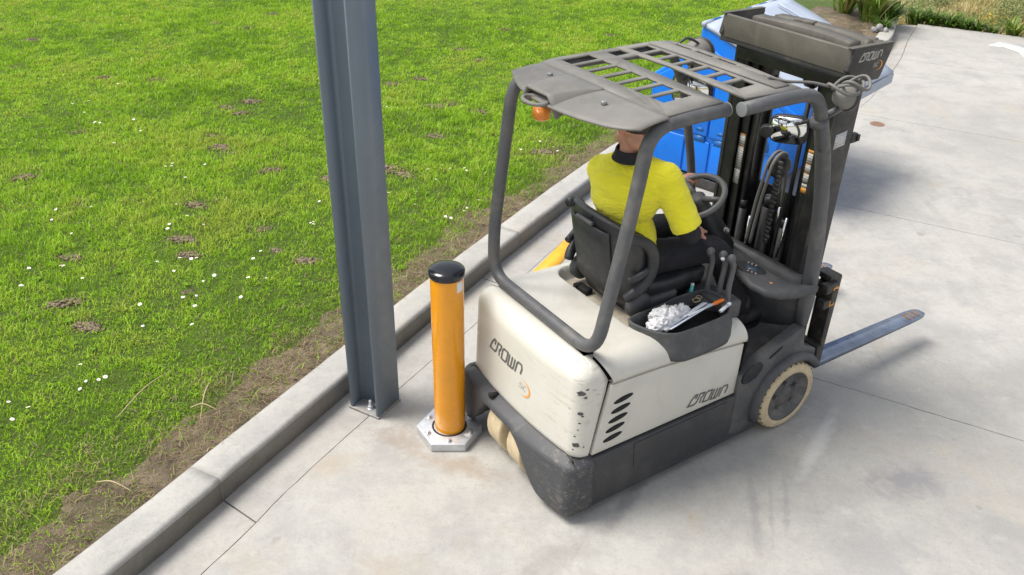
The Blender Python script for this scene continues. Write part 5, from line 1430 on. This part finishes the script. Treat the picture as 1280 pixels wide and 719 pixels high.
# right-hand side plate
for s in (-1, 1):
    b = B(); b.prism([(.095, .30), (.250, .30), (.255, 2.03), (.095, 2.03)], (0, s * .335, 0), (1, 0, 0), (0, 0, 1), (0, s, 0), .022, bev=.004); sd = b.build('side_plate', M['mast_dark'], mast)
    if s < 0:
        b = B(); b.prism([(.118, 1.628), (.202, 1.640), (.202, 1.716), (.118, 1.706)], (0, -.3575, 0), (1, 0, 0), (0, 0, 1), (0, -1, 0), .0012); b.build('data_label', M['sticker_x'], sd)
        b = B(); b.box((.275, -.345, 1.66), (.05, .03, .05), bev=.006); b.box((.30, -.345, 1.66), (.02, .045, .035), bev=.004); b.build('side_bracket', M['mast'], sd)
# warning stickers down the rails facing the driver
def strip(name, x, y, z0, z1, w, parts, tilt=0.0):
    b = B(); L = z1 - z0
    mats = [M['sticker'], M['amber_print']]
    for (a, c, mi) in parts:
        b.mi = mi; b.prism([(-w / 2, z0 + L * a), (w / 2, z0 + L * a), (w / 2, z0 + L * c), (-w / 2, z0 + L * c)], (x, y, 0), (0, 1, 0), (0, 0, 1), (-1, 0, 0), .0012)
    b.build(name, mats, mast)
strip('warning_sticker', .1285, -.236, 1.34, 1.58, .05, [(0, .12, 1), (.125, .22, 0), (.25, .45, 0), (.455, .47, 1), (.49, .66, 0), (.665, .68, 1), (.70, .93, 0), (.935, 1, 1)])
strip('warning_sticker', .1285, .238, 1.22, 1.52, .042, [(0, .30, 0), (.31, .74, 0), (.745, .76, 1), (.77, .97, 0), (.975, 1, 1)])
# mast head cover
b = B()
cvt, cvb = 2.158, 2.045
b.prism([(-.418, cvb), (-.400, cvb - .008), (.400, cvb - .008), (.418, cvb), (.405, cvt), (-.405, cvt)], (.020, 0, 0), (0, 1, 0), (0, 0, 1), (1, 0, 0), .022, bev=.006)
mc = b.build('mast_head_cover', M['mast_cover'], mast)
b = B(); b.prism([(-.417, cvb - .030), (.417, cvb - .030), (.417, cvb - .008), (-.417, cvb - .008)], (.024, 0, 0), (0, 1, 0), (0, 0, 1), (1, 0, 0), .02, bev=.003); b.build('cover_lower_edge', M['mast_dark'], mc)
for s in (-1, 1):
    b = B(); b.prism([(.010, 2.055), (.055, 2.012), (.16, 1.985), (.262, 1.985), (.275, 2.00), (.322, 2.135), (.318, 2.156), (.035, 2.160)], (0, s * .392, 0), (1, 0, 0), (0, 0, 1), (0, s, 0), .026, bev=.005); cs = b.build('cover_side', M['mast_dark'], mc)
    b = B(); b.prism([(.012, 2.1585), (.318, 2.1545), (.318, 2.159), (.012, 2.163)], (0, s * .389, 0), (1, 0, 0), (0, 0, 1), (0, s, 0), .030, bev=.001); b.build('cover_rim', M['mast_cover'], mc)
    if s < 0:
        fn = lambda u, v, l: (.080 + u, -.4182 - l, 2.093 + v)
        b = B(); crown(b, fn, .165, .036); b.build('cover_lettering', M['logo_light'], mc)
        b = B(); swoosh(b, lambda u, v, l: (.228 + u, -.4182 - l, 2.058 + v), .036, .024); b.build('orange_swoosh', M['amber_print'], mc)
        b = B(); sc_mark(b, lambda u, v, l: (.195 + u, -.4182 - l, 2.053 + v), .018); b.build('model_mark', M['logo_light'], mc)
# inner cross head: curved beam inside the cover
b = B(); rg = []
for k in range(21):
    y = -.33 + .62 * k / 20; x = .105 + .10 * (1 - ((y + .02) / .33) ** 2) * .55
    rg.append([(x, y, 2.06), (x, y, 2.150), (x + .006, y, 2.157), (x + .075, y, 2.157), (x + .08, y, 2.06)])
b.loft(rg); b.build('mast_cross_head', M['mast_cover'], mast, ang=40)
b = B(); rg = []
for k in range(21):
    y = -.36 + .60 * k / 20; x = .205 + .05 * (1 - ((y + .02) / .33) ** 2)
    rg.append([(x, y, 2.05), (x, y, 2.160), (x + .06, y, 2.160), (x + .06, y, 2.05)])
b.loft(rg)
for (y, z) in ((.10, 2.155), (.04, 2.158), (-.33, 2.155), (-.36, 2.15)): b.box((.26, y, z), (.05, .06, .02), rot=(0, 0, .3), bev=.005)
b.build('inner_cross_head', M['mast_cover'], mast, ang=40)
for s in (-.13, .13):
    b = B(); b.lathe([(0, -.02), (.05, -.02), (.05, .02), (0, .02)], (.15, s, 1.93), (0, 1, 0), 22); b.build('chain_pulley', M['mast'], mast)

# --- carriage and forks
car = bpy.data.objects.new('carriage', None); COL.objects.link(car); car.parent = FK
for z, l_ in ((.735, .92), (.345, .90)):
    b = B(); b.box((.335, 0, z), (.05, l_, .085), bev=.006); b.build('carriage_bar', M['carriage'], car)
for y in (.12, -.12):
    b = B(); b.box((.30, y, .54), (.03, .06, .45)); b.build('carriage_upright', M['mast'], car)
for z in (.79, .69):
    b = B(); b.box((.312, -.43, z), (.10, .05, .055), bev=.006); b.build('carriage_end', M['carriage'], car)
for (x, z, s) in ((.335, .775, -1), (.325, .695, 1)):
    b = B(); b.prism([(-.021, -.021), (.021, -.021), (.024, .016), (.0, .024), (-.02, .018)], (x, -.456, z), (1, 0, 0), (0, 0, 1), (0, -1, 0), .0012)
    b.mi = 1; b.prism([(-.012, -.009 * s), (.012, -.009 * s), (0, .013 * s)], (x, -.4573, z), (1, 0, 0), (0, 0, 1), (0, -1, 0), .0008)
    b.build('pinch_decal', [M['amber_print'], M['black']], car)
for s in (-1, 1):
    fo = bpy.data.objects.new('fork', None); COL.objects.link(fo); fo.parent = FK; fo.location = (0, s * .375, 0)
    b = B(); b.prism([(.362, .205), (.402, .205), (.412, .83), (.400, .845), (.362, .845)], (0, -.052, 0), (1, 0, 0), (0, 0, 1), (0, 1, 0), .104, bev=.004)
    b.box((.342, 0, .835), (.06, .104, .035), bev=.005); b.box((.335, 0, .30), (.05, .1, .03), bev=.004); b.build('fork_shank', M['carriage'], fo)
    b = B(); rg = []
    for (x, t, hw) in ((.362, .045, .052), (.42, .045, .052), (.75, .036, .052), (1.10, .026, .052), (1.36, .018, .052), (1.44, .014, .046), (1.475, .012, .033), (1.487, .010, .018)):
        rg.append([(x, -hw, .205), (x, hw, .205), (x, hw, .205 + t), (x, -hw, .205 + t)])
    b.loft(rg); _t = b.build('fork_blade', M['fork'], fo, ang=25)
    b = B()
    for k in range(3): b.prism([(1.30 + .05 * k, -.035), (1.32 + .05 * k, -.038), (1.335 + .05 * k, .03), (1.315 + .05 * k, .034)], (0, 0, .2262 - .0018 * k), (1, 0, 0), (0, 1, 0), (0, 0, 1), .0012)
    b.build('worn_paint', M['rust'], fo)

# ------------------------------------------------------------------ driver
def remesh(b, name, mat, parent, voxel, smooth_it=6, disp=None, label=None):
    me = bpy.data.meshes.new('tmp'); b.bm.to_mesh(me); b.bm.free()
    o = bpy.data.objects.new('tmp', me); COL.objects.link(o)
    md = o.modifiers.new('r', 'REMESH'); md.mode = 'VOXEL'; md.voxel_size = voxel
    sm = o.modifiers.new('s', 'SMOOTH'); sm.iterations = smooth_it; sm.factor = 0.5
    dg = bpy.context.evaluated_depsgraph_get(); dg.update()
    m2 = bpy.data.meshes.new_from_object(o.evaluated_get(dg)); bpy.data.objects.remove(o)
    m2.materials.clear(); m2.materials.append(mat)
    if disp:
        nrm = [v.normal.copy() for v in m2.vertices]
        for v, n_ in zip(m2.vertices, nrm): v.co += n_ * disp(v.co)
    m2.polygons.foreach_set('use_smooth', np.ones(len(m2.polygons), bool)); m2.update()
    m2.name = name
    r_ = bpy.data.objects.new(name, m2); COL.objects.link(r_); r_.parent = parent
    if label: r_['label'] = label
    return r_
PB = Vector((-.845, .068, .968))        # seat reference point; joints below are relative to it
FKM = Matrix.Translation((1.28284, 4.2997, 0)) @ Matrix.Rotation(0.587162, 4, 'Z')
per = thing('person', 'driver in a yellow jersey with black collar sitting on the forklift seat, head turned left', 'person', FKM @ Vector((-.82, .06, .985)), 0.587162)
q = lambda x, y, z: Vector((x, y, z)) - PB
Jt = dict(pelvis=q(-.83, .06, 1.085), waist=q(-.865, .06, 1.21), chest=q(-.865, .062, 1.415), upper=q(-.855, .065, 1.535), neck0=q(-.852, .066, 1.612), neck1=q(-.845, .070, 1.70), head=q(-.842, .072, 1.765),
          shL=q(-.890, .228, 1.495), shR=q(-.765, -.105, 1.545), elL=q(-.70, .375, 1.265), elR=q(-.675, -.225, 1.275), wrL=q(-.335, .262, 1.285), wrR=q(-.50, -.085, 1.175),
          hipL=q(-.83, .155, 1.08), hipR=q(-.83, -.035, 1.08), knL=q(-.36, .215, 1.035), knR=q(-.345, -.115, 1.035), anL=q(-.155, .20, .615), anR=q(-.125, -.165, .615))
def chain(b, pts, rr, n=6, seg=14):
    P = catmull(pts, n); rs = []
    for i in range(len(P)):
        t = i / (len(P) - 1) * (len(rr) - 1); k = min(int(t), len(rr) - 2); f = t - k; rs.append(rr[k] * (1 - f) + rr[k + 1] * f)
    b.tube(P, rs, seg); b.ball(P[0], rs[0] * .99, 12, 8); b.ball(P[-1], rs[-1] * .99, 12, 8)
HY_ = R(80)          # head turned over the left shoulder
hf = Vector((math.cos(HY_), math.sin(HY_), 0)); hs = Vector((-math.sin(HY_), math.cos(HY_), 0)); hu = Vector((0, 0, 1))
hc = Jt['head']
HP = lambda f, s, u: hc + hf * f + hs * s + hu * u
hrot = Matrix((hf, hs, hu)).transposed()
TY = R(20); tf = Vector((math.cos(TY), math.sin(TY), 0)); ts = Vector((-math.sin(TY), math.cos(TY), 0)); trot = Matrix((tf, ts, hu)).transposed()

b = B()
# torso, legs, arms (one continuous body under the clothes)
for c, r_ in (('pelvis', (.11, .16, .10)), ('waist', (.095, .14, .10)), ('chest', (.105, .155, .14)), ('upper', (.075, .125, .06))): b.ball(Jt[c], r_, 18, 12, trot)
chain(b, [Jt['neck0'] - hu * .03, Jt['neck0'], Jt['neck1'], HP(-.01, 0, -.03)], [.068, .060, .056, .058])
for s in 'LR':
    chain(b, [Jt['sh' + s].lerp(Jt['upper'], .35) - hu * .02, Jt['sh' + s].lerp(Jt['upper'], .12) - hu * .02, Jt['el' + s], Jt['wr' + s]], [.048, .045, .040, .027])
    chain(b, [Jt['hip' + s], Jt['kn' + s], Jt['an' + s]], [.078, .056, .040])
# head: skull, face, jaw, nose, brow, lips, ears
b.ball(HP(-.012, 0, .028), (.096, .075, .092), 22, 16, hrot)
b.ball(HP(.030, 0, -.035), (.062, .058, .072), 18, 12, hrot)
b.ball(HP(.052, 0, -.085), (.030, .034, .022), 14, 10, hrot)
b.ball(HP(-.045, 0, -.045), (.055, .060, .06), 16, 12, hrot)
b.tube([HP(.082, 0, .015), HP(.098, 0, -.012), HP(.108, 0, -.030), HP(.092, 0, -.038)], [.008, .011, .014, .012], 10)
b.ball(HP(.078, 0, .024), (.014, .048, .010), 14, 8, hrot)
for s in (-1, 1):
    b.ball(HP(.072, s * .030, -.018), (.018, .022, .018), 12, 8, hrot)
    b.ball(HP(.030, s * .058, -.060), (.035, .014, .03), 12, 8, hrot)
    er = Matrix.Rotation(s * R(18), 3, 'Z')
    b.ball(HP(-.012, s * .078, -.004), (.019, .009, .033), 14, 10, hrot @ er)
    b.ball(HP(-.020, s * .083, .008), (.016, .008, .022), 12, 8, hrot @ er)
b.ball(HP(.083, 0, -.058), (.012, .024, .006), 12, 8, hrot); b.ball(HP(.080, 0, -.068), (.012, .021, .007), 12, 8, hrot)
# hands with a palm, four bent fingers of unequal length and a thumb
def hand(b, wrist, dirv, nrm, curl, side):
    d = dirv.normalized(); n_ = (nrm - d * nrm.dot(d)).normalized(); a = d.cross(n_) * side      # a: towards the thumb
    m_ = Matrix((d, a, n_)).transposed()
    b.ball(wrist + d * .045, (.050, .040, .0165), 16, 10, m_); b.ball(wrist + d * .005, (.03, .029, .02), 12, 8, m_)
    for k, (L, off) in enumerate(((.070, .031), (.078, .0105), (.073, -.0105), (.058, -.031))):
        p = wrist + d * .082 + a * off; ang = 0.1 + .08 * k; pts = [wrist + d * .05 + a * off * .8, p]
        for j, sg in enumerate((.45, .30, .25)):
            ang += curl * (0.65 + .2 * j + .05 * k); p = p + (d * math.cos(ang) - n_ * math.sin(ang)) * L * sg; pts.append(p)
        b.tube(pts, [.0095, .0095, .0088, .008, .0068], 8); b.ball(pts[-1], .0068, 8, 6)
    p0 = wrist + d * .025 + a * .030; p1 = p0 + (d * .55 + a * .75 - n_ * .35).normalized() * .036; p2 = p1 + (d * .85 + a * .12 - n_ * .5).normalized() * .030; p3 = p2 + (d * .9 - a * .2 - n_ * .5).normalized() * .022
    b.tube([wrist + d * .02 + a * .012, p0, p1, p2, p3], [.014, .0135, .011, .010, .0075], 8); b.ball(p3, .0075, 8, 6)
hand(b, Jt['wrL'], q(-.272, .160, 1.375) - Jt['wrL'], Vector((-.3, .25, .92)), .62, -1)
hand(b, Jt['wrR'], Vector((.9, .35, -.12)), Vector((.1, -.35, .92)), .30, 1)
body = remesh(b, 'body', M['skin'], per, .0062, 5)
# eyes and brows
b = B()
for s in (-1, 1): b.ball(HP(.084, s * .030, .002), (.008, .012, .007), 12, 8, hrot)
b.build('eye', M['white_pl'], body)
b = B()
for s in (-1, 1): b.ball(HP(.091, s * .030, .002), (.003, .005, .005), 10, 6, hrot)
b.build('iris', M['black'], body)
# short dark hair following the skull down to the nape
b = B()
b.ball(HP(-.020, 0, .040), (.098, .080, .090), 26, 18, hrot); b.ball(HP(-.060, 0, -.012), (.056, .066, .062), 20, 14, hrot)
hr = remesh(b, 'hair', M['hair'], per, .007, 4, lambda co: .0022 * mnoise.noise(co * 130))
bm = bmesh.new(); bm.from_mesh(hr.data)
kill = []
for v in bm.verts:
    r_ = v.co - hc; f, u = r_.dot(hf), r_.dot(hu); sd_ = abs(r_.dot(hs))
    if (f > .045 and u < .075) or (f > -.035 and u < .025) or (f > .0 and u < .045) or (u < -.008 + .010 * mnoise.noise(v.co * 90)): kill.append(v)
bmesh.ops.delete(bm, geom=kill, context='VERTS'); bm.to_mesh(hr.data); bm.free()
# jersey
b = B()
for c, r_ in (('waist', (.132, .186, .16)), ('chest', (.135, .188, .155))): b.ball(Jt[c], r_, 24, 16, trot)
b.ball(Jt['chest'] + hu * .05 - tf * .012, (.126, .192, .12), 24, 16, trot); b.ball(Jt['upper'] + hu * .008, (.092, .158, .066), 22, 14, trot)
b.ball(Jt['pelvis'] + hu * .03, (.135, .185, .10), 22, 14, trot)
chain(b, [Jt['shL'].lerp(Jt['neck0'], .75) - hu * .012, Jt['shL'] + hu * .005], [.062, .066]); chain(b, [Jt['shR'].lerp(Jt['neck0'], .75) - hu * .012, Jt['shR'] + hu * .005], [.062, .066])
for s in 'LR':
    a, e = Jt['sh' + s], Jt['el' + s]
    b.tube([a, a.lerp(e, .35), a.lerp(e, .7), a.lerp(e, .90)], [.078, .078, .076, .079], 20); b.ball(a, .077, 18, 12)
def wr(co):
    return .006 * (.35 - abs(mnoise.noise(Vector((co.x * 7 + co.z * 5, co.y * 6 - co.z * 5, co.z * 12))))) + .0014 * (.3 - abs(mnoise.noise(Vector((co.x * 20 + co.z * 16, co.y * 17, co.z * 30 + co.y * 9)))))
remesh(b, 'jersey', M['shirt'], per, .0095, 5, wr)
# black collar, cuffs and long undersleeves
b = B(); cring = []
for (dz, r_) in ((-.012, .088), (.010, .078), (.034, .0735), (.040, .070), (.030, .064), (-.01, .066)):
    c = Jt['neck0'] + Vector((0, 0, .012)) + (Jt['neck1'] - Jt['neck0']).normalized() * dz; cring.append([c + Vector((r_ * 1.02 * math.cos(a), r_ * 1.08 * math.sin(a), .010 * math.cos(a))) for a in [2 * math.pi * k / 28 for k in range(28)]])
b.loft(cring, caps=False); b.build('collar', M['cloth_black'], per, ang=60)
b = B()
for s in 'LR': chain(b, [Jt['sh' + s].lerp(Jt['el' + s], .7), Jt['el' + s], Jt['el' + s].lerp(Jt['wr' + s], .5), Jt['el' + s].lerp(Jt['wr' + s], .93)], [.058, .054, .047, .036])
remesh(b, 'undersleeve', M['cloth_black'], per, .009, 4, lambda co: .003 * mnoise.noise(co * 34))
b = B(); b.ball(Jt['pelvis'], (.15, .19, .10), 22, 14, trot)
for s in 'LR': chain(b, [Jt['hip' + s], Jt['hip' + s].lerp(Jt['kn' + s], .5) + hu * .012, Jt['kn' + s], Jt['kn' + s].lerp(Jt['an' + s], .5), Jt['an' + s] + hu * .02], [.098, .088, .074, .066, .060])
remesh(b, 'trousers', M['cloth_black'], per, .011, 5, lambda co: .005 * mnoise.noise(co * 22))
for s, yy in (('L', .03), ('R', -.01)):
    b = B(); a = Jt['an' + s]
    chain(b, [a + hu * .06, a, a + Vector((-.01, 0, -.055))], [.056, .055, .050]); chain(b, [a + Vector((-.02, 0, -.055)), a + Vector((.07, yy, -.045)), a + Vector((.155, yy, -.050)), a + Vector((.185, yy, -.058))], [.046, .050, .046, .030])
    bt = remesh(b, 'boot', M['boot'], per, .009, 4)
    b = B(); b.prism([(-.06, -.042), (.10, -.05), (.19, -.042), (.222, 0), (.19, .042), (.10, .05), (-.06, .042)], a + Vector((-.005, yy * .6, -.112)), (1, yy * 1.5, 0), (0, 1, 0), (0, 0, 1), .022, bev=.006); b.build('boot_sole', M['plastic_black'], bt)

# ------------------------------------------------------------------ things lying in the tray
def in_fk(o, loc=(0, 0, 0)):
    o.location = FKM @ (Vector(loc) + Vector((-.03, -.033, .03))); o.rotation_euler = (0, 0, 0.587162); return o      # lifted to the tray rim
def crumple(seed, parts):
    b = B()
    for (c, r_) in parts:
        bm = bmesh.new(); bmesh.ops.create_icosphere(bm, subdivisions=4, radius=1); off = Vector((seed * 3.1 + c[0] * 40, c[1] * 40, 0))
        for v in bm.verts:
            p = v.co.copy(); rd = 1.12 - 0.9 * abs(mnoise.noise(p * 2.0 + off)) - .55 * abs(mnoise.noise(p * 4.6 + off)) - .2 * abs(mnoise.noise(p * 10.0 + off))
            v.co = Vector((p.x * r_[0], p.y * r_[1], p.z * r_[2])) * rd
        bm.transform(Matrix.Translation(Vector(c))); b._add(bm)
    return b
tag(in_fk(crumple(1, [((0, 0, .004), (.085, .07, .062)), ((-.055, -.025, -.010), (.08, .06, .046)), ((-.092, -.040, -.012), (.050, .036, .026)), ((.03, -.015, .012), (.055, .05, .05)), ((-.02, .03, .0), (.06, .04, .05))]).build('rag', M['rag'], ang=180), (-.815, -.295, .886)), 'larger crumpled white rag in the black tray on the hood', 'rag')
tag(in_fk(crumple(2, [((0, 0, 0), (.060, .050, .046)), ((-.02, .016, -.004), (.048, .044, .036)), ((.022, -.01, .0), (.04, .035, .034))]).build('rag', M['rag'], ang=180), (-.715, -.290, .884)), 'smaller knotted white rag in front of the larger one in the tray', 'rag')
b = B(); b.box((0, 0, 0), (.31, .034, .004), rot=(R(-30), R(-6), R(6)), bev=.001); b.box((.0, .02, .004), (.27, .03, .003), rot=(R(-20), R(-6), R(7)), bev=.001)
tag(in_fk(b.build('paper', M['paper']), (-.70, -.356, .888)), 'folded white paper strip lying along the tray beside the rags', 'paper')
b = B(); b.tube([(-.15, 0, 0), (.02, 0, 0)], .006, 8); pen = b.build('pen', M['white_pl']); b = B(); b.tube([(.02, 0, 0), (.03, 0, 0), (.085, 0, .0), (.095, 0, 0)], [.007, .011, .010, .004], 10); b.build('pen_cap', M['orange_pl'], pen)
tag(in_fk(pen, (-.565, -.355, .907)), 'white pen with a bright orange cap lying across the tray', 'pen'); pen.rotation_euler = (0, R(-3), 0.587162 + .02)
b = B(); b.tube([(-.045, 0, 0), (.03, 0, 0)], .0095, 10); mk = b.build('marker', M['white_pl']); b = B(); b.tube([(.03, 0, 0), (.055, 0, 0), (.06, 0, 0)], [.010, .0095, .006], 10); b.build('marker_cap', M['paper'], mk)
tag(in_fk(mk, (-.515, -.405, .905)), 'short white marker pen at the front corner of the tray', 'marker'); mk.rotation_euler = (0, 0, 0.587162 + .3)
b = B(); b.tube([(0, 0, 0), (.012, .004, .05)], .010, 10); lt = b.build('lighter', M['teal_pl']); b = B(); b.tube([(.012, .004, .05), (.014, .005, .062)], .0095, 10); b.build('lighter_top', M['white_pl'], lt)
tag(in_fk(lt, (-.545, -.19, .880)), 'teal lighter standing in the round cup holder by the levers', 'lighter')
b = B(); b.tube([(.022 * math.cos(a), .018 * math.sin(a), .003 * math.sin(3 * a)) for a in [2 * math.pi * k / 24 for k in range(24)]], .0022, 6, closed=True); b.tube([(.026 + .016 * math.cos(a), .01 + .014 * math.sin(a), .003) for a in [2 * math.pi * k / 20 for k in range(20)]], .002, 6, closed=True)
tag(in_fk(b.build('key_ring', M['straw']), (-.585, -.275, .905)), 'pale wire key ring at the front of the tray', 'key ring')

# ------------------------------------------------------------------ steel column, bollard
col = thing('steel_column', 'tall blue grey steel I-section column standing beside the kerb', 'column', (-.756, 3.831, 0))
cu = Vector((.495, .869, 0)).normalized(); cvv = Vector((-.869, .495, 0)).normalized()
FW, FD, TF, TW, RF = .202, .202, .014, .010, .022
half = [(0, 0), (FW, 0), (FW, TF)]
def fil(cx, cy, a0, a1, n=5): return [(cx + RF * math.cos(R(a0 + (a1 - a0) * k / n)), cy + RF * math.sin(R(a0 + (a1 - a0) * k / n))) for k in range(n + 1)]
w0, w1 = FW / 2 - TW / 2, FW / 2 + TW / 2
prof = [(0, 0), (FW, 0), (FW, TF)] + fil(w1 + RF, TF + RF, 270, 180) + fil(w1 + RF, FD - TF - RF, 180, 90) + [(FW, FD - TF), (FW, FD), (0, FD), (0, FD - TF)] + fil(w0 - RF, FD - TF - RF, 90, 0) + fil(w0 - RF, TF + RF, 0, -90) + [(0, TF)]
b = B(); b.prism(prof, (0, 0, .012), cu, cvv, (0, 0, 1), 4.6); b.build('shaft', M['column'], col, ang=30)
b = B(); b.prism([(-.006, -.006), (FW + .006, -.006), (FW + .006, FD + .012), (-.006, FD + .012)], (0, 0, 0.001), cu, cvv, (0, 0, 1), .013, bev=.002); b.build('base_plate', M['plate'], col)
for (u_, v_) in ((.045, .09), (.155, .09)):
    p = cu * u_ + cvv * v_
    b = B(); b.cyl(p + Vector((0, 0, .012)), p + Vector((0, 0, .018)), .024, seg=18); b.cyl(p + Vector((0, 0, .018)), p + Vector((0, 0, .036)), .017, seg=6, bev=.002); b.cyl(p + Vector((0, 0, .03)), p + Vector((0, 0, .070)), .0095, seg=10, bev=.002)
    b.build('anchor_bolt', M['zinc'], col)

BC = (-.336, 3.728)
bol = thing('bollard', 'bright orange safety bollard with a black cap and hexagonal metal base', 'bollard', (*BC, 0))
HX = [(.187 * math.cos(R(60 * k + 2)), .187 * math.sin(R(60 * k + 2))) for k in range(6)]
b = B(); b.prism(HX, (0, 0, .001), (1, 0, 0), (0, 1, 0), (0, 0, 1), .052, bev=.006, seg=3); b.build('base_plate', M['zinc'], bol)
b = B(); b.lathe([(.088, .052), (.0985, .052), (.0985, .0545), (.088, .0545)], (0, 0, 0), seg=48); b.build('dark_gap', M['black'], bol)
b = B(); b.lathe([(.0, .05), (.084, .05), (.0865, .06), (.0865, 1.052), (.0865, 1.06), (0, 1.06)], (.004, .002, 0), seg=64); sl = b.build('post', M['orange'], bol)
b = B(); b.lathe([(.0, 1.02), (.0905, 1.032), (.093, 1.038), (.094, 1.058), (.0925, 1.066), (.088, 1.071), (.065, 1.081), (.035, 1.087), (0, 1.089)], (.004, .002, 0), seg=64); b.build('cap', M['cap'], bol, ang=50)
for k in range(6):
    a = R(60 * k + 32); p = Vector((.136 * math.cos(a), .136 * math.sin(a), .053))
    b = B(); b.cyl(p, p + Vector((0, 0, .004)), .018, seg=16); b.cyl(p + Vector((0, 0, .004)), p + Vector((0, 0, .013)), .010, seg=6, bev=.002); b.build('bolt', M['zinc'], bol)
def patch(cx, cy, r_, a0, a1, z0, z1, n=8):
    b = B(); rg = []
    for k in range(n + 1): a = R(a0 + (a1 - a0) * k / n); rg.append([(cx + r_ * math.cos(a), cy + r_ * math.sin(a), z) for z in (z0, z1)])
    b.loft(rg, closed_ring=False, caps=False); return b
patch(.004, .002, .0872, -50, -22, .965, 1.022).build('label', M['white_pl'], bol)
b = B(); b.prism([(-.022, -.034), (.022, -.034), (.022, .034), (-.022, .034)], (.118, -.062, .0535), Vector((.85, -.5, 0)), Vector((.5, .85, 0)), (0, 0, 1), .001); b.build('label', M['sticker'], bol)

# ------------------------------------------------------------------ big blue bin with sloping grey lid
bin_o = thing('waste_bin', 'large blue plastic bin with a sloping grey lid parked behind the forklift mast', 'bin', (1.66, 7.27, 0))
bu = Vector((.75, -.66, 0)).normalized(); bw = Vector((.66, .75, 0)).normalized(); bz = Vector((0, 0, 1))
WL = 1.48
bp_ = [(-.46, .11), (.62, .11), (.86, .82), (.93, .95), (.93, 1.012), (-.065, 1.446), (-.13, 1.446), (-.135, 1.27), (-.555, .955), (-.57, .93), (-.565, .70), (-.50, .20)]
b = B(); b.prism(bp_, (0, 0, 0), bu, bz, bw, WL, bev=.03, seg=3); bb_ = b.build('bin_body', M['bin'], bin_o)
def panel(name, poly, lift, dep=.02, mat='bin', bev=.012, par=None):
    b = B(); b.prism(poly, -bw * lift, bu, bz, bw, dep, bev=bev); return b.build(name, M[mat], par or bin_o)
# the end wall: upper shield, overhanging lip and ribbed lower panels
panel('end_panel', [(-.545, .50), (.070, .505), (.070, 1.20), (-.07, 1.235), (-.12, 1.20), (-.54, .925)], .022, .03)
panel('end_panel', [(.088, .505), (.72, .50), (.80, .86), (.088, 1.195)], .022, .03)
panel('rim_moulding', [(-.115, 1.255), (.84, .842), (.86, .900), (-.10, 1.318)], .018, .03)
for x0, x1 in ((-.49, -.155), (-.135, .105), (.128, .46), (.48, .60)):
    panel('rib_panel', [(x0 + (.02 if x0 < -.4 else 0), .13), (x1, .13), (x1, .455), (x0, .455)], .014, .02)
for x0 in (-.04, .17):
    panel('handle_slot', [(x0, .545), (x0 + .075, .545), (x0 + .075, .575), (x0, .575)], .0232, .002, 'bin_dark', 0)
    panel('handle_recess', [(x0 - .03, .445), (x0 + .10, .445), (x0 + .085, .50), (x0 - .015, .50)], .0165, .004, 'bin_dark', 0)
panel('fork_pocket', [(.50, .52)] + [(.59 + .08 * math.cos(R(a)), .56 + .09 * math.sin(R(a))) for a in range(180, -1, -20)] + [(.67, .52)], .0235, .003, 'bin_dark', 0)
panel('base_skid', [(-.44, .0), (.60, .0), (.61, .10), (-.45, .10)], .0, .12, 'mast_dark', .01)
for w_ in (.3, 1.2):
    for u_ in (-.34, .5):
        b = B(); c = bu * u_ + bw * w_; b.cyl(c - bu * .03 + Vector((0, 0, .08)), c + bu * .03 + Vector((0, 0, .08)), .08, seg=24, bev=.01); b.build('castor', M['mast_dark'], bin_o)
# lid: slightly domed sheet with turned-down edges
rg = []
NL = 14
for i in range(NL + 1):
    t = i / NL; u_ = -.085 + 1.13 * t; z_ = 1.468 - .475 * t + .028 * math.sin(math.pi * t)
    n_ = 10; ring = []
    for k in range(n_ + 1):
        w_ = -.012 + (WL + .03) * k / n_; ring.append(bu * u_ + bw * w_ + bz * (z_ + .018 * math.sin(math.pi * k / n_)))
    lo_ = [p - bz * (.034 if k in (0, n_) else .02) for k, p in enumerate(ring)]
    rg.append(ring + lo_[::-1])
b = B(); b.loft(rg); ld = b.build('lid', M['lid'], bin_o, ang=40)
b = B()
e0 = bu * 1.035 + bz * .93
b.box(e0 + bw * (WL / 2), (.03, WL + .06, .09), rot=Matrix((bu, bw, bz)).transposed(), bev=.008); b.build('lid_front_edge', M['lid'], ld)
for w_ in (.37, .74, 1.11):
    b = B(); pts = []
    b.tube([bu * (.0 + 1.0 * t) + bw * w_ + bz * (1.468 - .42 * t + .028 * math.sin(math.pi * t) + .016 * math.sin(math.pi * w_ / WL) + .004) for t in [k / 10 for k in range(11)]], .012, 8); b.build('lid_rib', M['lid'], ld)
for k in range(11):
    b = B(); a0 = -.02 + (WL + .04) * k / 11; a1 = -.02 + (WL + .04) * (k + 1) / 11; c = -bu * .105 + bz * 1.462
    b.tube([c + bw * (a0 + .004), c + bw * (a1 - .004)], .022 if k % 2 else .025, 16); b.build('hinge_sleeve', M['bin_dark'] if k % 2 else M['lid'], bin_o)
